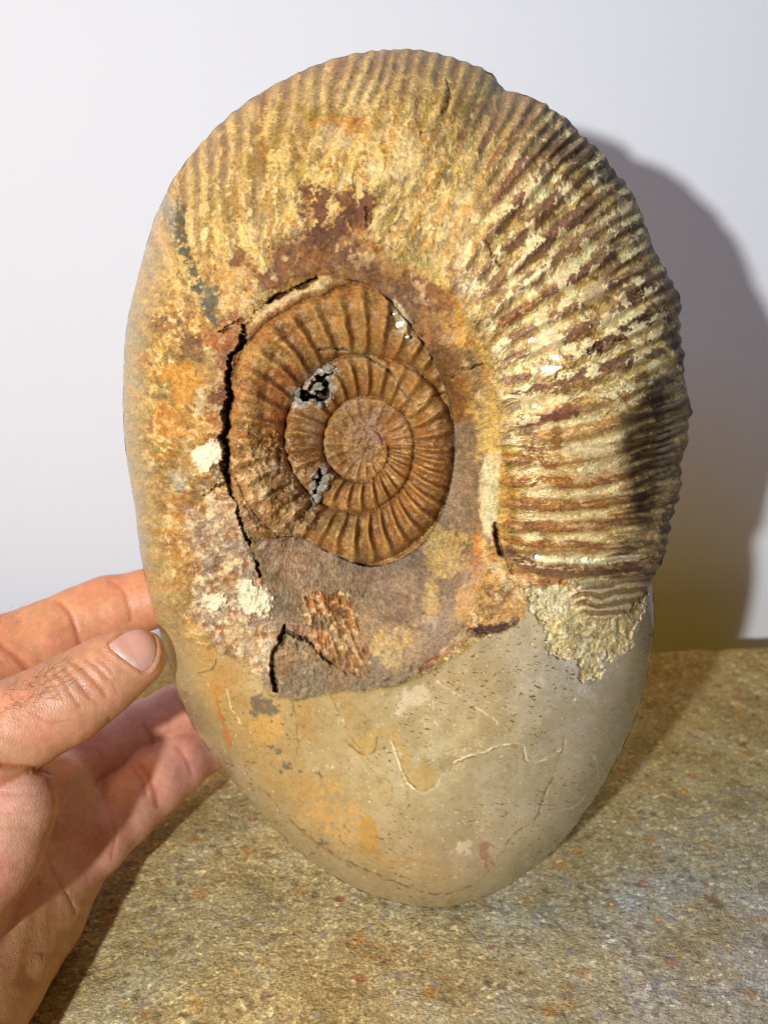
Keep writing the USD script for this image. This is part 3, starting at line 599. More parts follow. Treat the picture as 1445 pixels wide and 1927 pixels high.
paint(shade_patch * (0.55 + 0.45 * ss(0.3, 0.6, 0.4 * rib + 0.6 * n_mid)) * 0.95, 46, 34, 24)
paint(shade_patch * ss(0.62, 0.8, rib) * ss(1225, 1245, X) * 0.7, 150, 140, 120)
paint(shade_patch * ss(0.55, 0.62, fl2) * 0.5, 112, 84, 36)
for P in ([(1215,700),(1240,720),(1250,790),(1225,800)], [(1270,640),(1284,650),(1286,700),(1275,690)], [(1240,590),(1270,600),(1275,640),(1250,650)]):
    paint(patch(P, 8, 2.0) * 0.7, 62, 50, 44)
gls = np.zeros(X.size, np.float32)
for P in ([(1000,640),(1050,628),(1062,690),(1040,725),(1005,715)], [(985,752),(1030,742),(1040,768),(1000,780)], [(735,568),(752,572),(772,615),(776,645),(760,640),(745,606)], [(1090,540),(1130,530),(1135,560),(1100,575)], [(1060,840),(1140,830),(1150,860),(1070,865)]):
    gls = np.maximum(gls, patch(P, 3, 0.8))
paint(gls * 0.6, 212, 192, 144)
# --- cracks and hollows
def crack(pts, w, depth, warp=0.9, tint=0.9):
    global h, rough
    vw = 0.25 + 1.35 * ss(0.25, 0.75, vn(X / 24, Y / 24, 161))
    m = stroke(pts, w * vw, 1.8, warp); h = h - depth * m * np.minimum(vw, 1)
    paint(stroke(pts, w * 0.8 * vw, 1.4, warp) * tint, 52, 36, 22)
    paint(stroke(pts, w * vw + 5, 4, 1.4) * (1 - m) * 0.35 * ss(.45, .6, n_er), 196, 168, 120)
zig = [(472,602),(462,625),(455,650),(440,672),(436,700),(428,722),(434,745),(424,770),(430,795),(421,820),(428,850),(424,880),(432,905)]
zz = smooth_open(zig, 6); zz[:, 0] += RNG.normal(0, 2.6, len(zz))
crack(zz, 3.8, 5.0, 0.7)
crack([(430,905),(440,940),(452,975),(466,1010),(478,1050),(488,1085)], 1.8, 2.5, 1.0)
crack([(470,602),(500,575),(530,552),(560,540),(600,524)], 3.0, 2.5, 1.2)
paint(stroke([(478,606),(512,580),(560,552),(618,532)], 8, 5, 1.6) * 0.75, 202, 178, 128)
crack([(384,628),(420,618),(468,604)], 1.8, 1.2, 1.2, 0.6)
crack([(380,935),(400,920),(425,905)], 1.5, 1.2, 1.2, 0.7)
crack([(532,1182),(527,1210),(514,1240),(512,1268),(520,1296)], 4.2, 3.5, 0.8)
crack([(530,1195),(575,1205),(610,1240),(650,1262)], 1.8, 1.6, 1.0, 0.7)
crack([(930,985),(938,1020),(952,1050),(966,1080)], 3.6, 3.0, 0.8)
crack([(850,712),(880,700),(905,690)], 1.6, 1.0, 1.2, 0.7)
crack([(795,762),(840,744)], 1.6, 1.0, 1.0, 0.6)
crack([(1085,650),(1105,664),(1130,660),(1165,640)], 2.6, 1.5, 1.6, 0.8)
crack([(905,440),(925,470),(932,500)], 1.8, 1.2, 1.6, 0.7)
crack([(800,250),(830,225),(850,175),(842,150)], 2.0, 1.5, 1.5, 0.6)
crack([(690,395),(692,440),(690,470)], 1.4, 0.8, 1.2, 0.5)
crack([(600,660),(650,658),(720,690),(768,745)], 1.6, 1.0, 0.8, 0.5)
vug_pts = [[(566,735),(585,742),(592,715),(610,698),(626,700),(618,722),(622,745),(606,760),(590,752),(572,756)], [(588,925),(592,905),(602,884),(612,895),(614,912),(602,920),(597,935),(588,942)]]
vug = np.zeros(X.size, np.float32)
for P in vug_pts:
    m = patch(P, 2.5, 0.7, False); vug = np.maximum(vug, m); h -= m * 9.0
    g = patch([tuple(np.array(P).mean(0) + (np.array(p) - np.array(P).mean(0)) * 1.5) for p in P], 6, 1.8, False)
    paint(g * (1 - m) * 0.8, 182, 168, 152)
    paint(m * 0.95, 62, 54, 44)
st1 = fbm(X / 48, Y / 48, 5, 211, 0.6); st2 = fbm(X / 30, Y / 30, 5, 215, 0.62); st3 = fbm(X / 20, Y / 20, 4, 219, 0.62)
zone = patch([(330,900),(450,820),(560,900),(600,1020),(760,1080),(880,1000),(960,1060),(990,1150),(860,1230),(700,1290),(540,1310),(420,1250),(340,1120)], 60, 1.0, True, False)
zone = zone * (1 - 0.72 * np.maximum(M_ * ss(470, 560, X), np.maximum(wall_, 0.9 * K))) * (1 - 0.8 * C_)
paint(zone * ss(0.52, 0.62, st1) * 0.55, 148, 98, 46); paint(zone * ss(0.55, 0.62, st2) * 0.5, 186, 160, 112); paint(zone * (1 - ss(0.36, 0.44, st2)) * 0.5, 104, 82, 60); paint(zone * ss(0.60, 0.66, st3) * 0.55, 212, 194, 156); paint(zone * ss(0.62, 0.7, st1) * 0.5, 170, 128, 62)
h += zone * ((st2 - .5) * 1.4 + (st3 - .5) * 0.8) * (1 - 0.6 * in_seam)
zone2 = patch([(420,520),(520,470),(700,440),(840,520),(920,640),(900,760),(840,640),(760,540),(620,500),(500,560),(440,680),(440,850),(380,880),(370,700)], 40, 1.0, True, False)
paint(zone2 * ss(0.54, 0.64, st1) * 0.5, 156, 104, 44); paint(zone2 * ss(0.57, 0.63, st2) * 0.55, 178, 142, 78); paint(zone2 * (1 - ss(0.36, 0.43, st2)) * 0.5, 92, 62, 36); paint(zone2 * ss(0.62, 0.67, st3) * 0.5, 206, 180, 128)
h += zone2 * (st2 - .5) * 0.9
paint(stroke([(338,395),(343,440),(350,490),(368,530),(392,572),(402,600)], 11, 5, 1.8) * ss(0.40, 0.52, n_er) * 0.9, 84, 82, 68)
paint(stroke([(392,548),(402,565),(398,590)], 12, 5, 1.6) * 0.8, 88, 84, 70)
for P in ([(368,835),(405,832),(422,858),(410,885),(376,880)], [(440,1120),(468,1100),(500,1115),(512,1150),(490,1165),(455,1150)], [(378,1130),(412,1120),(424,1145),(395,1158)]):
    paint(patch(P, 3, 2.0) * 0.8, 226, 214, 178)
paint(patch([(560,380),(590,350),(640,380),(690,372),(700,430),(650,480),(600,470),(545,500),(520,480),(560,430)], 14, 1.8) * ss(0.46, 0.40, fl2) * 0.8, 100, 62, 32)
paint(C_ * ss(0.60, 0.72, st1) * ss(800, 500, X) * 0.4, 164, 120, 56)
# fine relief
h += hc * (1 - 0.85 * np.maximum(np.maximum(bm, tb), gls))
h += (n_fine - 0.5) * (0.20 + 0.16 * coil + 0.12 * wall_) * (1 - 0.9 * gls) * (1 - 0.85 * C_) * (1 - 0.7 * limb) * ss(0, 30, d_out) + (n_grain - 0.5) * 0.07 * (1 - 0.9 * C_) * (1 - limb)
n_sand = vn(X / 2.1, Y / 2.1, 151)
tone = 1 + 0.55 * (n_fine - 0.5) * (1 - 0.75 * C_) + 0.40 * (n_grain - 0.5) * (1 - 0.7 * C_) + 0.22 * (n_sand - 0.5) * (1 - 0.4 * C_) + 0.25 * (n_mid - 0.5)
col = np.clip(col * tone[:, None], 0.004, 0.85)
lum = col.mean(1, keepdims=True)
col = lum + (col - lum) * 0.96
col = col * (1 + 0.16 * RIGHT * ss(30, 70, sd_sh) * (1 - shade_patch) + 0.10 * C_)[:, None]
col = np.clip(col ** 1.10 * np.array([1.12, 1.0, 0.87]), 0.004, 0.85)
rough = np.clip(rough + 0.25 * (n_fine - 0.5), 0.14, 0.95)
rough = np.where((RIGHT > 0.5) & (sd_sh > 50) & (ven < 0.3), np.clip(rough - 0.18, 0.2, 1), rough)
rough = rough * (1 - gls) + 0.16 * gls
rough = np.maximum(rough, np.maximum(0.6 * ss(0.1, 0.5, ven), 0.55 * np.maximum(tb, bm)))
LAMP = np.array(KEY)
for xc, yc, r_f in ((1026, 693, 24), (1046, 672, 12), (1006, 763, 9), (1000, 640, 7), (752, 612, 8), (766, 632, 6), (1012, 1049, 7), (1100, 1052, 7), (1092, 553, 6), (742, 590, 5)):
    j = int(np.argmin((X - xc) ** 2 + (Y - yc) ** 2)); p_ = on_face(np.array([float(xc)]), np.array([float(yc)]), np.array([h[j] / 1000.0]))[0]
    a_ = LAMP - p_; b_ = CO - p_; hv = a_ / np.linalg.norm(a_) + b_ / np.linalg.norm(b_)
    out_ = (CO - p_) / np.linalg.norm(CO - p_); ex = CR - out_ * (CR @ out_); ey = -CU + out_ * (CU @ out_)
    px_mm = np.linalg.norm(p_ - CO) * 1000 / FPX
    pl_ = h[j] - ((hv @ ex) / (hv @ out_) - (PN @ ex) / (PN @ out_)) * (X - xc) * px_mm - ((hv @ ey) / (hv @ out_) - (PN @ ey) / (PN @ out_)) * (Y - yc) * px_mm
    m = 1 - ss(0.6, 1.1, np.hypot((X - xc) * 0.8 + 0.5 * (Y - yc), (Y - yc) * 1.1 - 0.2 * (X - xc)) / r_f + 2.2 * (n_er - .5) + 0.8 * (n_mid - .5)); h = h * (1 - m) + (pl_ + 0.10 * (n_fine - .5)) * m
    rough = rough * (1 - m) + 0.13 * m; gls = np.maximum(gls, m)
h = np.where(d_out < 12, np.maximum(h, 0) * 1.0, h)
h = h.reshape(NF, NA); h[-1] = 0.0
scal = ((rib - 0.5) * (0.009 * RIGHT * rib_s * ss(0.35, 0.6, n_mid) + 0.004 * TOP * rib_s) + 0.016 * (fbm(X / 34, Y / 34, 3, 181) - 0.5) * RIGHT + 0.005 * (n_fine - .5) * (RIGHT + .6 * TOP)) * (RAD / np.maximum(np.tile(rim, NF), 1)) ** 5
XS = CX + RAD * (1 + scal) * np.cos(TH); YS = CY - RAD * (1 + scal) * np.sin(TH)
rough = np.where((d_out < 60) & (DEG < -20) & (DEG > -60) & (Y < 1230), np.maximum(rough, 0.55), rough)
ROUGH_RIM = rough
V = on_face(XS, YS, h.ravel() / 1000.0)

# the far side of the shell, which only the light sees
psi = np.linspace(0, math.pi / 2, NB + 1)[1:]
PS, TB = np.meshgrid(psi, th, indexing='ij')
sb = np.cos(PS) ** 0.8 * (1 - 0.012 * np.minimum(1, PS * 8)) * (1 + np.interp(PS, [0, .3], [1, 0]) * scal[-NA:][None, :])
sb[-1] = 0.01
rb = sb * rim[None, :]
VB = on_face((CX + rb * np.cos(TB)).ravel(), (CY - rb * np.sin(TB)).ravel(), -0.034 * np.sin(PS).ravel() * (0.8 + 0.2 * np.cos(TB.ravel())))
colB = np.tile(lin(158, 142, 100).astype(np.float32), (len(VB), 1)); roughB = np.full(len(VB), 0.4, np.float32)
V = np.vstack([V, VB])
k_ = 0.1999 / (CO[2] - V[:, 2].min())
V = CO + (V - CO) * k_                                                             # so that it just touches the slab
COL = np.vstack([col, colB]); ROUGH = np.concatenate([rough, roughB])
R_ = NF + NB
i0 = (np.arange(R_ - 1)[:, None] * NA + np.arange(NA)[None, :]).ravel()
i1 = (np.arange(R_ - 1)[:, None] * NA + (np.arange(NA)[None, :] + 1) % NA).ravel()
F = np.stack([i0, i0 + NA, i1 + NA, i1], 1)
N = vnormals(V, F)
PTS_FOSSIL = V

shell_mat = looks('fossil_stone', {
    'a': ('attribute', {'attribute': 'albedo'}), 'r': ('attribute', {'attribute': 'sheen'}),
    'g': ('geometry', {}), 'n1': ('noise_texture', {'scale': 1500.0, 'detail': 3.0, 'roughness': 0.6}), 'n2': ('noise_texture', {'scale': 700.0, 'detail': 4.0, 'roughness': 0.6}),
    'add': ('math', {'math_type': 'add'}), 'b': ('bump', {'strength': 0.42, 'distance': 0.0005}),
    'bs': ('map_range', {'from_min': 0.14, 'from_max': 0.42, 'to_min': 0.03, 'to_max': 0.45, 'clamp': True}), 'sl': ('map_range', {'from_min': 0.2, 'from_max': 0.5, 'to_min': 0.55, 'to_max': 0.16, 'clamp': True}), 'cn': ('noise_texture', {'scale': 1150.0, 'detail': 3.0, 'roughness': 0.65}), 'cr': ('rgb_ramp', {'ramp': [(0.30, (0.52, 0.47, 0.42)), (0.45, (0.95, 0.94, 0.92)), (0.56, (1.04, 1.04, 1.03)), (0.70, (1.5, 1.48, 1.42))]}), 'cm': ('mix_color', {'blend_type': 'multiply', 'fac': 0.75, 'use_clamp': False, 'use_clamp_result': False}), 'p': ('principled_bsdf', {'coat_weight': 0.0})},
    [('g.position', 'n1.vector'), ('g.position', 'n2.vector'), ('n1.fac', 'add.value1'), ('n2.fac', 'add.value2'), ('add.value', 'b.height'),
     ('g.position', 'cn.vector'), ('cn.fac', 'cr.fac'), ('a.color', 'cm.a'), ('cr.color', 'cm.b'), ('cm.result', 'p.base_color'), ('r.fac', 'p.roughness'), ('r.fac', 'sl.value'), ('r.fac', 'bs.value'), ('bs.result', 'b.strength'), ('sl.result', 'p.specular_ior_level'), ('b.normal', 'p.normal')], 'p.BSDF')
polish_mat = looks('polished_stone', {
    'a': ('attribute', {'attribute': 'albedo'}), 'r': ('attribute', {'attribute': 'sheen'}),
    'g': ('geometry', {}), 'n2': ('noise_texture', {'scale': 260.0, 'detail': 5.0, 'roughness': 0.65}),
    'b': ('bump', {'strength': 0.10, 'distance': 0.0004}),
    'p': ('principled_bsdf', {'specular_ior_level': 0.6, 'coat_weight': 0.4, 'coat_roughness': 0.12})},
    [('g.position', 'n2.vector'), ('n2.fac', 'b.height'),
     ('a.color', 'p.base_color'), ('r.fac', 'p.roughness'), ('b.normal', 'p.normal')], 'p.BSDF')

fossil = thing('ammonite_fossil')
tag(fossil, 'large polished ammonite fossil with ribbed yellow-brown shell standing upright on the stone slab', 'fossil')

# cut the skin into its parts
FR = np.repeat(np.arange(R_ - 1), NA)
def fv(a): return a[np.minimum(F[:, 0], X.size - 1)]
part = np.zeros(len(F), int)
part[fv(outer) > 0.5] = 1
part[fv(C_) > 0.5] = 2
part[(fv(wall_) > 0.5) | ((fv(M_) > .5) & ~fv(in_seam))] = 3
part[fv(in_seam)] = 4
part[fv(in_seam) & (fv(turn) < 2.0)] = 5
part[fv(in_seam) & (fv(turn) < 1.0)] = 6
part[fv(O_) > 0.5] = 7
part[fv(Q_) > 0.5] = 8
part[fv(J) > 0.5] = 9
part[fv(K) > 0.5] = 10
part[fv(vug) > 0.5] = 11
part[(fv(vug) > 0.5) & (fv(Y) > 830)] = 12
part[FR >= NF - 1] = 0
names = {0: ('back', None), 1: ('outer_whorl', 'ribbed yellow outer whorl with flaking shell'), 2: ('body_chamber', 'smooth polished olive-grey body chamber at the bottom'), 3: ('umbilical_wall', 'grey-brown wall round the sunken coil'), 4: ('inner_whorl', 'rust-orange ribbed whorl next to the crack'), 5: ('inner_whorl', 'finely ribbed middle whorl'), 6: ('innermost_whorl', 'tiny innermost whorl at the centre'), 7: ('rock_matrix', 'rough pale yellow rock chip'), 8: ('shell_scrap', 'cream and brown striped shell scrap'), 9: ('shell_scrap', 'orange ribbed scrap of older whorl'), 10: ('rock_ledge', 'grey ledge along the smooth chamber'), 11: ('crystal_cavity', 'larger dark hollow lined with grey crystals'), 12: ('crystal_cavity', 'smaller dark hollow lined with pale crystals')}
crystal_mat = looks('crystal', {'p': ('principled_bsdf', {'base_color': tuple(lin(150, 134, 108)), 'roughness': 0.3, 'specular_ior_level': 0.6, 'subsurface_weight': 0.2, 'subsurface_scale': 0.001})}, [], 'p.BSDF')
cavities = {}
rn = fv(band_of)
from scipy.ndimage import label as _label
for a_, b_ in ((4, 5), (5, 6), (6, 5)):
    g_, k_n = _label((part == a_).reshape(R_ - 1, NA), np.ones((3, 3)))
    if k_n > 1:
        sizes = np.bincount(g_.ravel())[1:]; small = np.nonzero(sizes < sizes.max())[0] + 1
        part[np.isin(g_.ravel(), small)] = b_
ribsel = (part == 1) & (rn >= 0)
for i, no in enumerate(np.unique(rn[ribsel])):
    sel = ribsel & (rn == no)
    if sel.sum() > 300: part[sel] = 100 + i
def cut(sel, name, parent, mat):
    f = F[sel]; ids, inv = np.unique(f, return_inverse=True)
    return raw_mesh(name, V[ids], inv.reshape(f.shape), N[ids], mat, parent, {'albedo': COL[ids], 'sheen': ROUGH[ids]})
for p in sorted(set(part.tolist())):
    if p >= 100:
        cut(part == p, 'rib', fossil, shell_mat)
    else:
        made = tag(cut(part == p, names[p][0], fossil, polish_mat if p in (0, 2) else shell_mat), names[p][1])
        if p in (11, 12): cavities[p - 11] = made
HF2 = h.reshape(NF, NA)
def surf(x, y, lift):
    i = np.argmin((X - x) ** 2 + (Y - y) ** 2)
    return V[i] + N[i] * lift, N[i]
cr = np.random.default_rng(77)
for vi, P in enumerate(vug_pts):
    Q = np.array(P, float); mid = Q.mean(0)
    ring = smooth_closed(Q, 3)
    spots = [ring[j] + (ring[j] - mid) * cr.uniform(0.02, 0.25) for j in range(0, len(ring), 2)] + ([(598, 726), (604, 731), (610, 715), (590, 738), (600, 742)] if vi == 0 else [(606, 898), (609, 905), (603, 912)])
    for sx, sy in spots:
        c = trimesh.creation.icosphere(subdivisions=1)
        c.vertices *= (1 + cr.uniform(-0.28, 0.28, len(c.vertices)))[:, None]
        r_ = 0.00038 + 0.0009 * cr.random() ** 2
        c.vertices *= r_ * np.array([cr.uniform(.7, 1.2), cr.uniform(.7, 1.2), cr.uniform(.9, 1.5)])
        c.apply_transform(trimesh.transformations.random_rotation_matrix(cr.random(3)))
        j = int(np.argmin((X - sx) ** 2 + (Y - sy) ** 2))
        inside_ = vug[j] > 0.5
        q = on_face(np.array([sx]), np.array([sy]), np.array([(HF2.ravel()[j] + (cr.uniform(1.5, 7.0) if inside_ else -0.15)) / 1000.0]))[0]
        q = CO + (q - CO) * k_
        c.apply_translation(q)
        usdkit.mesh(stage, path('crystal', cavities[vi]), c, crystal_mat)

# ------------------------------------------------------------------ the person's hand
def at(x, y, depth):
    """a point of the hand: chart x, y and the distance in front of the chart's origin"""
    return CO + chart_ray(float(x), float(y)) * depth
def chain(pts):
    return [(at(x, y, d), r * d / FPX) for x, y, r, d in pts]
CH = {
 'thumb': chain([(258,1238,54,.2475),(205,1266,66,.2455),(160,1296,71,.244),(118,1322,78,.2425),(40,1362,84,.2395),(-40,1402,92,.236),(-150,1470,112,.231)]),
 'thenar': chain([(18,1515,90,.2395),(-30,1580,112,.237),(-120,1680,140,.230)]),
 'index': chain([(345,1115,46,.300),(278,1128,53,.300),(205,1150,62,.298),(150,1172,63,.295),(85,1206,70,.290),(10,1238,76,.284),(-60,1290,88,.276),(-150,1400,110,.262)]),
 'middle': chain([(400,1308,42,.318),(330,1342,48,.314),(262,1380,54,.308),(190,1425,58,.298),(110,1480,64,.287),(20,1540,80,.276)]),
 'ring': chain([(470,1360,42,.333),(385,1404,47,.318),(330,1440,55,.307),(285,1474,60,.299),(225,1530,63,.289),(170,1585,66,.279),(110,1640,70,.270)]),
 'palm': chain([(112,1480,60,.279),(140,1560,50,.2775),(140,1640,50,.2735),(90,1742,50,.2585),(8,1856,56,.2385),(-100,2000,70,.2165)]),
 'heel': chain([(70,1560,80,.2765),(40,1680,90,.262),(-60,1800,110,.242),(-200,1960,150,.216)]),
 'wrist': chain([(-40,1760,120,.247),(-170,1900,170,.228),(-330,2150,210,.203)]),
 'web': chain([(-60,1480,120,.255),(-60,1600,120,.255),(40,1560,80,.268)]),
}
def cone(p, a, ra, b, rb):
    ab = b - a; t = np.clip(((p - a) @ ab) / (ab @ ab), 0, 1)
    return np.linalg.norm(p - a - t[..., None] * ab, axis=-1) - (ra + (rb - ra) * t)
def smin(a, b, k):
    q = np.clip(0.5 + 0.5 * (b - a) / k, 0, 1)
    return b + (a - b) * q - k * q * (1 - q)
ORDER = ['palm', 'heel', 'wrist', 'web', 'thenar', 'thumb', 'index', 'middle', 'ring']
BLEND = {'heel': 0.012, 'wrist': 0.010, 'web': 0.008, 'thenar': 0.0032, 'thumb': 0.0011, 'index': 0.003, 'middle': 0.003, 'ring': 0.0015}
def hand_sdf(p, which=False):
    total = None; each = {}
    for k in ORDER:
        c = CH[k]; d = None
        for (a, ra), (b, rb) in zip(c[:-1], c[1:]):
            e = cone(p, a, ra, b, rb)
            d = e if d is None else smin(d, e, 0.0035)
        each[k] = d
        total = d if total is None else smin(total, d, BLEND[k])
    return (total, each) if which else total

def surface_nets(f, lo, hi, step):
    n = np.ceil((np.array(hi) - lo) / step).astype(int)
    ax = [lo[i] + step * np.arange(n[i] + 1) for i in range(3)]
    q = 6
    ca = [a[::q] for a in ax]
    G = np.stack(np.meshgrid(*ca, indexing='ij'), -1).astype(np.float32)
    near = np.abs(f(G.reshape(-1, 3)).reshape(G.shape[:3])) < step * q * 1.3
    full = np.full([m + 1 for m in n], 1.0, np.float32)
    coarse = f(G.reshape(-1, 3)).reshape(G.shape[:3])
    up = [np.minimum(np.round(np.arange(m + 1) / q).astype(int), len(c) - 1) for m, c in zip(n, ca)]
    nn = near[np.ix_(*up)]; full = coarse[np.ix_(*up)].copy()
    idx = np.argwhere(nn)
    pts = np.stack([ax[0][idx[:, 0]], ax[1][idx[:, 1]], ax[2][idx[:, 2]]], 1).astype(np.float32)
    full[nn] = f(pts)
    inn = full < 0
    c = [inn[i:n[0] + i, j:n[1] + j, k:n[2] + k] for i in (0, 1) for j in (0, 1) for k in (0, 1)]
    sm = sum(x.astype(np.int8) for x in c); mix = (sm > 0) & (sm < 8)
    cells = np.argwhere(mix); ids = np.full(mix.shape, -1, int); ids[mix] = np.arange(len(cells))
    acc = np.zeros((len(cells), 3)); cnt = np.zeros(len(cells))
    corners = np.array([(i, j, k) for i in (0, 1) for j in (0, 1) for k in (0, 1)])
    val = np.stack([full[tuple((cells + o).T)] for o in corners], 1)
    for a in range(8):
        for b in range(a + 1, 8):
            if np.abs(corners[a] - corners[b]).sum() == 1:
                va, vb = val[:, a], val[:, b]; m = (va < 0) != (vb < 0)
                t = np.where(m, va / np.where(m, va - vb, 1), 0)
                acc += m[:, None] * (corners[a] + t[:, None] * (corners[b] - corners[a])); cnt += m
    v = np.array(lo) + step * (cells + acc / cnt[:, None])
    quads = []
    for axis in range(3):
        o = np.eye(3, dtype=int)[axis]; u_, w_2 = np.eye(3, dtype=int)[(axis + 1) % 3], np.eye(3, dtype=int)[(axis + 2) % 3]
        a = inn[tuple(slice(0, inn.shape[i] - (1 if i == axis else 0)) for i in range(3))]
        b = inn[tuple(slice(1 if i == axis else 0, None) for i in range(3))]
        e = np.argwhere(a != b); sgn = a[tuple(e.T)]
        ok = (e[:, (axis + 1) % 3] > 0) & (e[:, (axis + 2) % 3] > 0)
        lim = np.array(ids.shape); ok &= (e < lim).all(1)
        e, sgn = e[ok], sgn[ok]
        qd = np.stack([ids[tuple((e - u_ - w_2).T)], ids[tuple((e - w_2).T)], ids[tuple(e.T)], ids[tuple((e - u_).T)]], 1)
        quads.append(np.where(sgn[:, None], qd, qd[:, ::-1]))
    return v, np.vstack(quads)

allp = np.array([p for k in CH for p, r in CH[k]]); allr = np.array([r for k in CH for p, r in CH[k]])
lo, hi = (allp - allr[:, None]).min(0) - 0.003, (allp + allr[:, None]).max(0) + 0.003
lo[0] = max(lo[0], -0.20); lo[2] = max(lo[2], -0.01)
HV, HF = surface_nets(hand_sdf, lo, hi, 0.00065)
HF = HF[(HF >= 0).all(1)]
for _ in range(2):                                                   # onto the true surface
    d0 = hand_sdf(HV); e = 2e-4
    gr = np.stack([hand_sdf(HV + e * np.eye(3)[i]) - d0 for i in range(3)], 1) / e
    HV = HV - 0.9 * np.clip(d0, -4e-4, 4e-4)[:, None] * gr / np.maximum((gr ** 2).sum(1, keepdims=True), 0.3)
HN = vnormals(HV, HF)
if (HN * gr).sum(1).mean() < 0: HF = HF[:, ::-1]; HN = -HN
_, each = hand_sdf(HV, True)
own = np.argmin(np.stack([each[k] for k in ORDER]), 0)
is_ = {k: own == i for i, k in enumerate(ORDER)}
dv = HV - CO; dd = dv @ CF
HX = 722.5 + FPX * (dv @ CR) / dd; HY = 963.5 - FPX * (dv @ CU) / dd
facing = ((HN * -dv).sum(1) > 0)
hn1 = fbm(HX / 60, HY / 60, 4, 301); hn2 = fbm(HX / 14, HY / 14, 3, 305); hn3 = fbm(HX / 5, HY / 5, 2, 309)
def hstroke(pts, w, on, depth, red=0.5, soft=None):
    """a crease of the skin"""
    global HV, hcol
    d, t = seg_dist(HX + 3 * (hn2 - .5), HY + 3 * (hn2 - .5), smooth_open(pts, 5))
    w = w * 1.35; depth = depth * 0.75
    ww = w * np.minimum(1, 5 * np.sqrt(np.maximum(t * (1 - t), 0)) + 0.05)
    m = np.exp(-(d / np.maximum(ww, 0.3)) ** 2) * on * facing
    HV = HV - HN * (m * depth / 1000.0)[:, None]
    mm = (m * red)[:, None]
    hcol = hcol * (1 - mm) + mm * hcol * np.array([0.72, 0.45, 0.36])
hcol = np.tile(lin(214, 160, 132), (len(HV), 1))
def hpaint(m, *c):
    global hcol
    hcol = hcol * (1 - m[:, None]) + lin(*c) * m[:, None]
th_ = is_['thumb'].astype(float); ix = is_['index'].astype(float); rg = is_['ring'].astype(float); tn = is_['thenar'].astype(float); pl = (is_['palm'] | is_['heel'] | is_['wrist'] | is_['web']).astype(float); md = is_['middle'].astype(float)
hpaint(th_ * 0.85, 190, 138, 100); hpaint(ix * 0.85, 206, 140, 96); hpaint(rg * 0.8, 214, 158, 140); hpaint(tn * 0.8, 206, 154, 130); hpaint(md * 0.8, 212, 150, 122)
hpaint(pl * 0.6, 210, 160, 124); hpaint(pl * ss(1640, 1760, HY + 0.3 * (HX - 100)) * 0.85, 204, 164, 112)
hpaint(th_ * ss(200, 120, HX) * ss(1330, 1280, HY) * 0.55, 156, 112, 86)
hpaint(ss(0.5, 0.75, hn1) * 0.35, 216, 138, 108); hpaint(ss(0.55, 0.75, fbm(HX / 24, HY / 24, 4, 341)) * 0.25, 190, 120, 92); hpaint(ss(0.5, 0.3, hn1) * 0.25, 216, 172, 128)
hpaint(th_ * np.exp(-(((HX - 295) / 40) ** 2 + ((HY - 1250) / 60) ** 2)) * 0.6, 218, 170, 128)
# finger creases
for P, w, d, r in (([(104,1128),(128,1150),(142,1180),(152,1212),(166,1235)], 4, .45, .5), ([(112,1130),(134,1156),(146,1190)], 2.5, .25, .4), ([(204,1092),(232,1112),(243,1140),(248,1172)], 3, .4, .5), ([(0,1212),(30,1235),(55,1262),(75,1290)], 5, .6, .6)):
    hstroke(P, w, ix, d, r)
for P, w, d, r in (([(262,1438),(280,1458),(290,1485),(298,1520)], 4, .45, .6), ([(246,1440),(268,1470),(276,1500)], 3, .3, .5), ([(330,1400),(350,1428),(362,1458)], 3, .35, .5), ([(195,1500),(215,1560),(212,1620)], 3, .25, .3)):
    hstroke(P, w, rg, d, r)
for P, w, d, r in (([(270,1362),(285,1385),(290,1410)], 3, .35, .5), ([(180,1405),(200,1435)], 3, .3, .4)):
    hstroke(P, w, md, d, r)
# knuckle wrinkles of the thumb
for P, w, d in (([(118,1255),(138,1272),(158,1300),(172,1318)], 2.6, .28), ([(136,1246),(160,1262),(186,1290),(202,1312)], 3.0, .38), ([(160,1240),(184,1256),(205,1282)], 2.6, .26), ([(182,1240),(200,1252),(212,1268)], 2.0, .18), ([(100,1262),(118,1280),(134,1306),(150,1330)], 2.4, .2), ([(84,1268),(104,1290),(120,1318)], 2.2, .15), ([(150,1285),(170,1308),(186,1330)], 2.0, .18), ([(195,1262),(212,1284),(222,1306)], 2, .14), ([(60,1340),(100,1360),(140,1352)], 2, .10), ([(205,1350),(208,1362),(206,1372)], 2.5, .2)):
    hstroke(P, w * 1.1, th_, d * 1.7, .45)
for P, w, d in (([(0,1492),(50,1496),(90,1488),(110,1474)], 2.4, .22), ([(0,1470),(60,1474),(104,1466)], 1.8, .14), ([(0,1530),(60,1528),(100,1512)], 1.8, .12), ([(0,1560),(50,1556),(96,1540)], 1.6, .10)):
    hstroke(P, w, tn, d, .3)
for P, w, d in (([(115,1664),(132,1690),(144,1720)], 2.4, .3), ([(72,1660),(70,1740),(60,1800),(54,1860)], 13, .6), ([(104,1690),(98,1740),(82,1800)], 10, .35), ([(85,1600),(100,1640),(118,1668)], 3, .3)):
    hstroke(P, w, pl, d, .3)
hstroke([(0,1440),(50,1446),(104,1453)], 4, np.maximum(th_, tn), .8, .8)
HV = HV + HN * (((hn3 - 0.5) * 0.05 + (hn2 - .5) * 0.10 + (hn1 - .5) * 0.35) / 1000.0)[:, None]
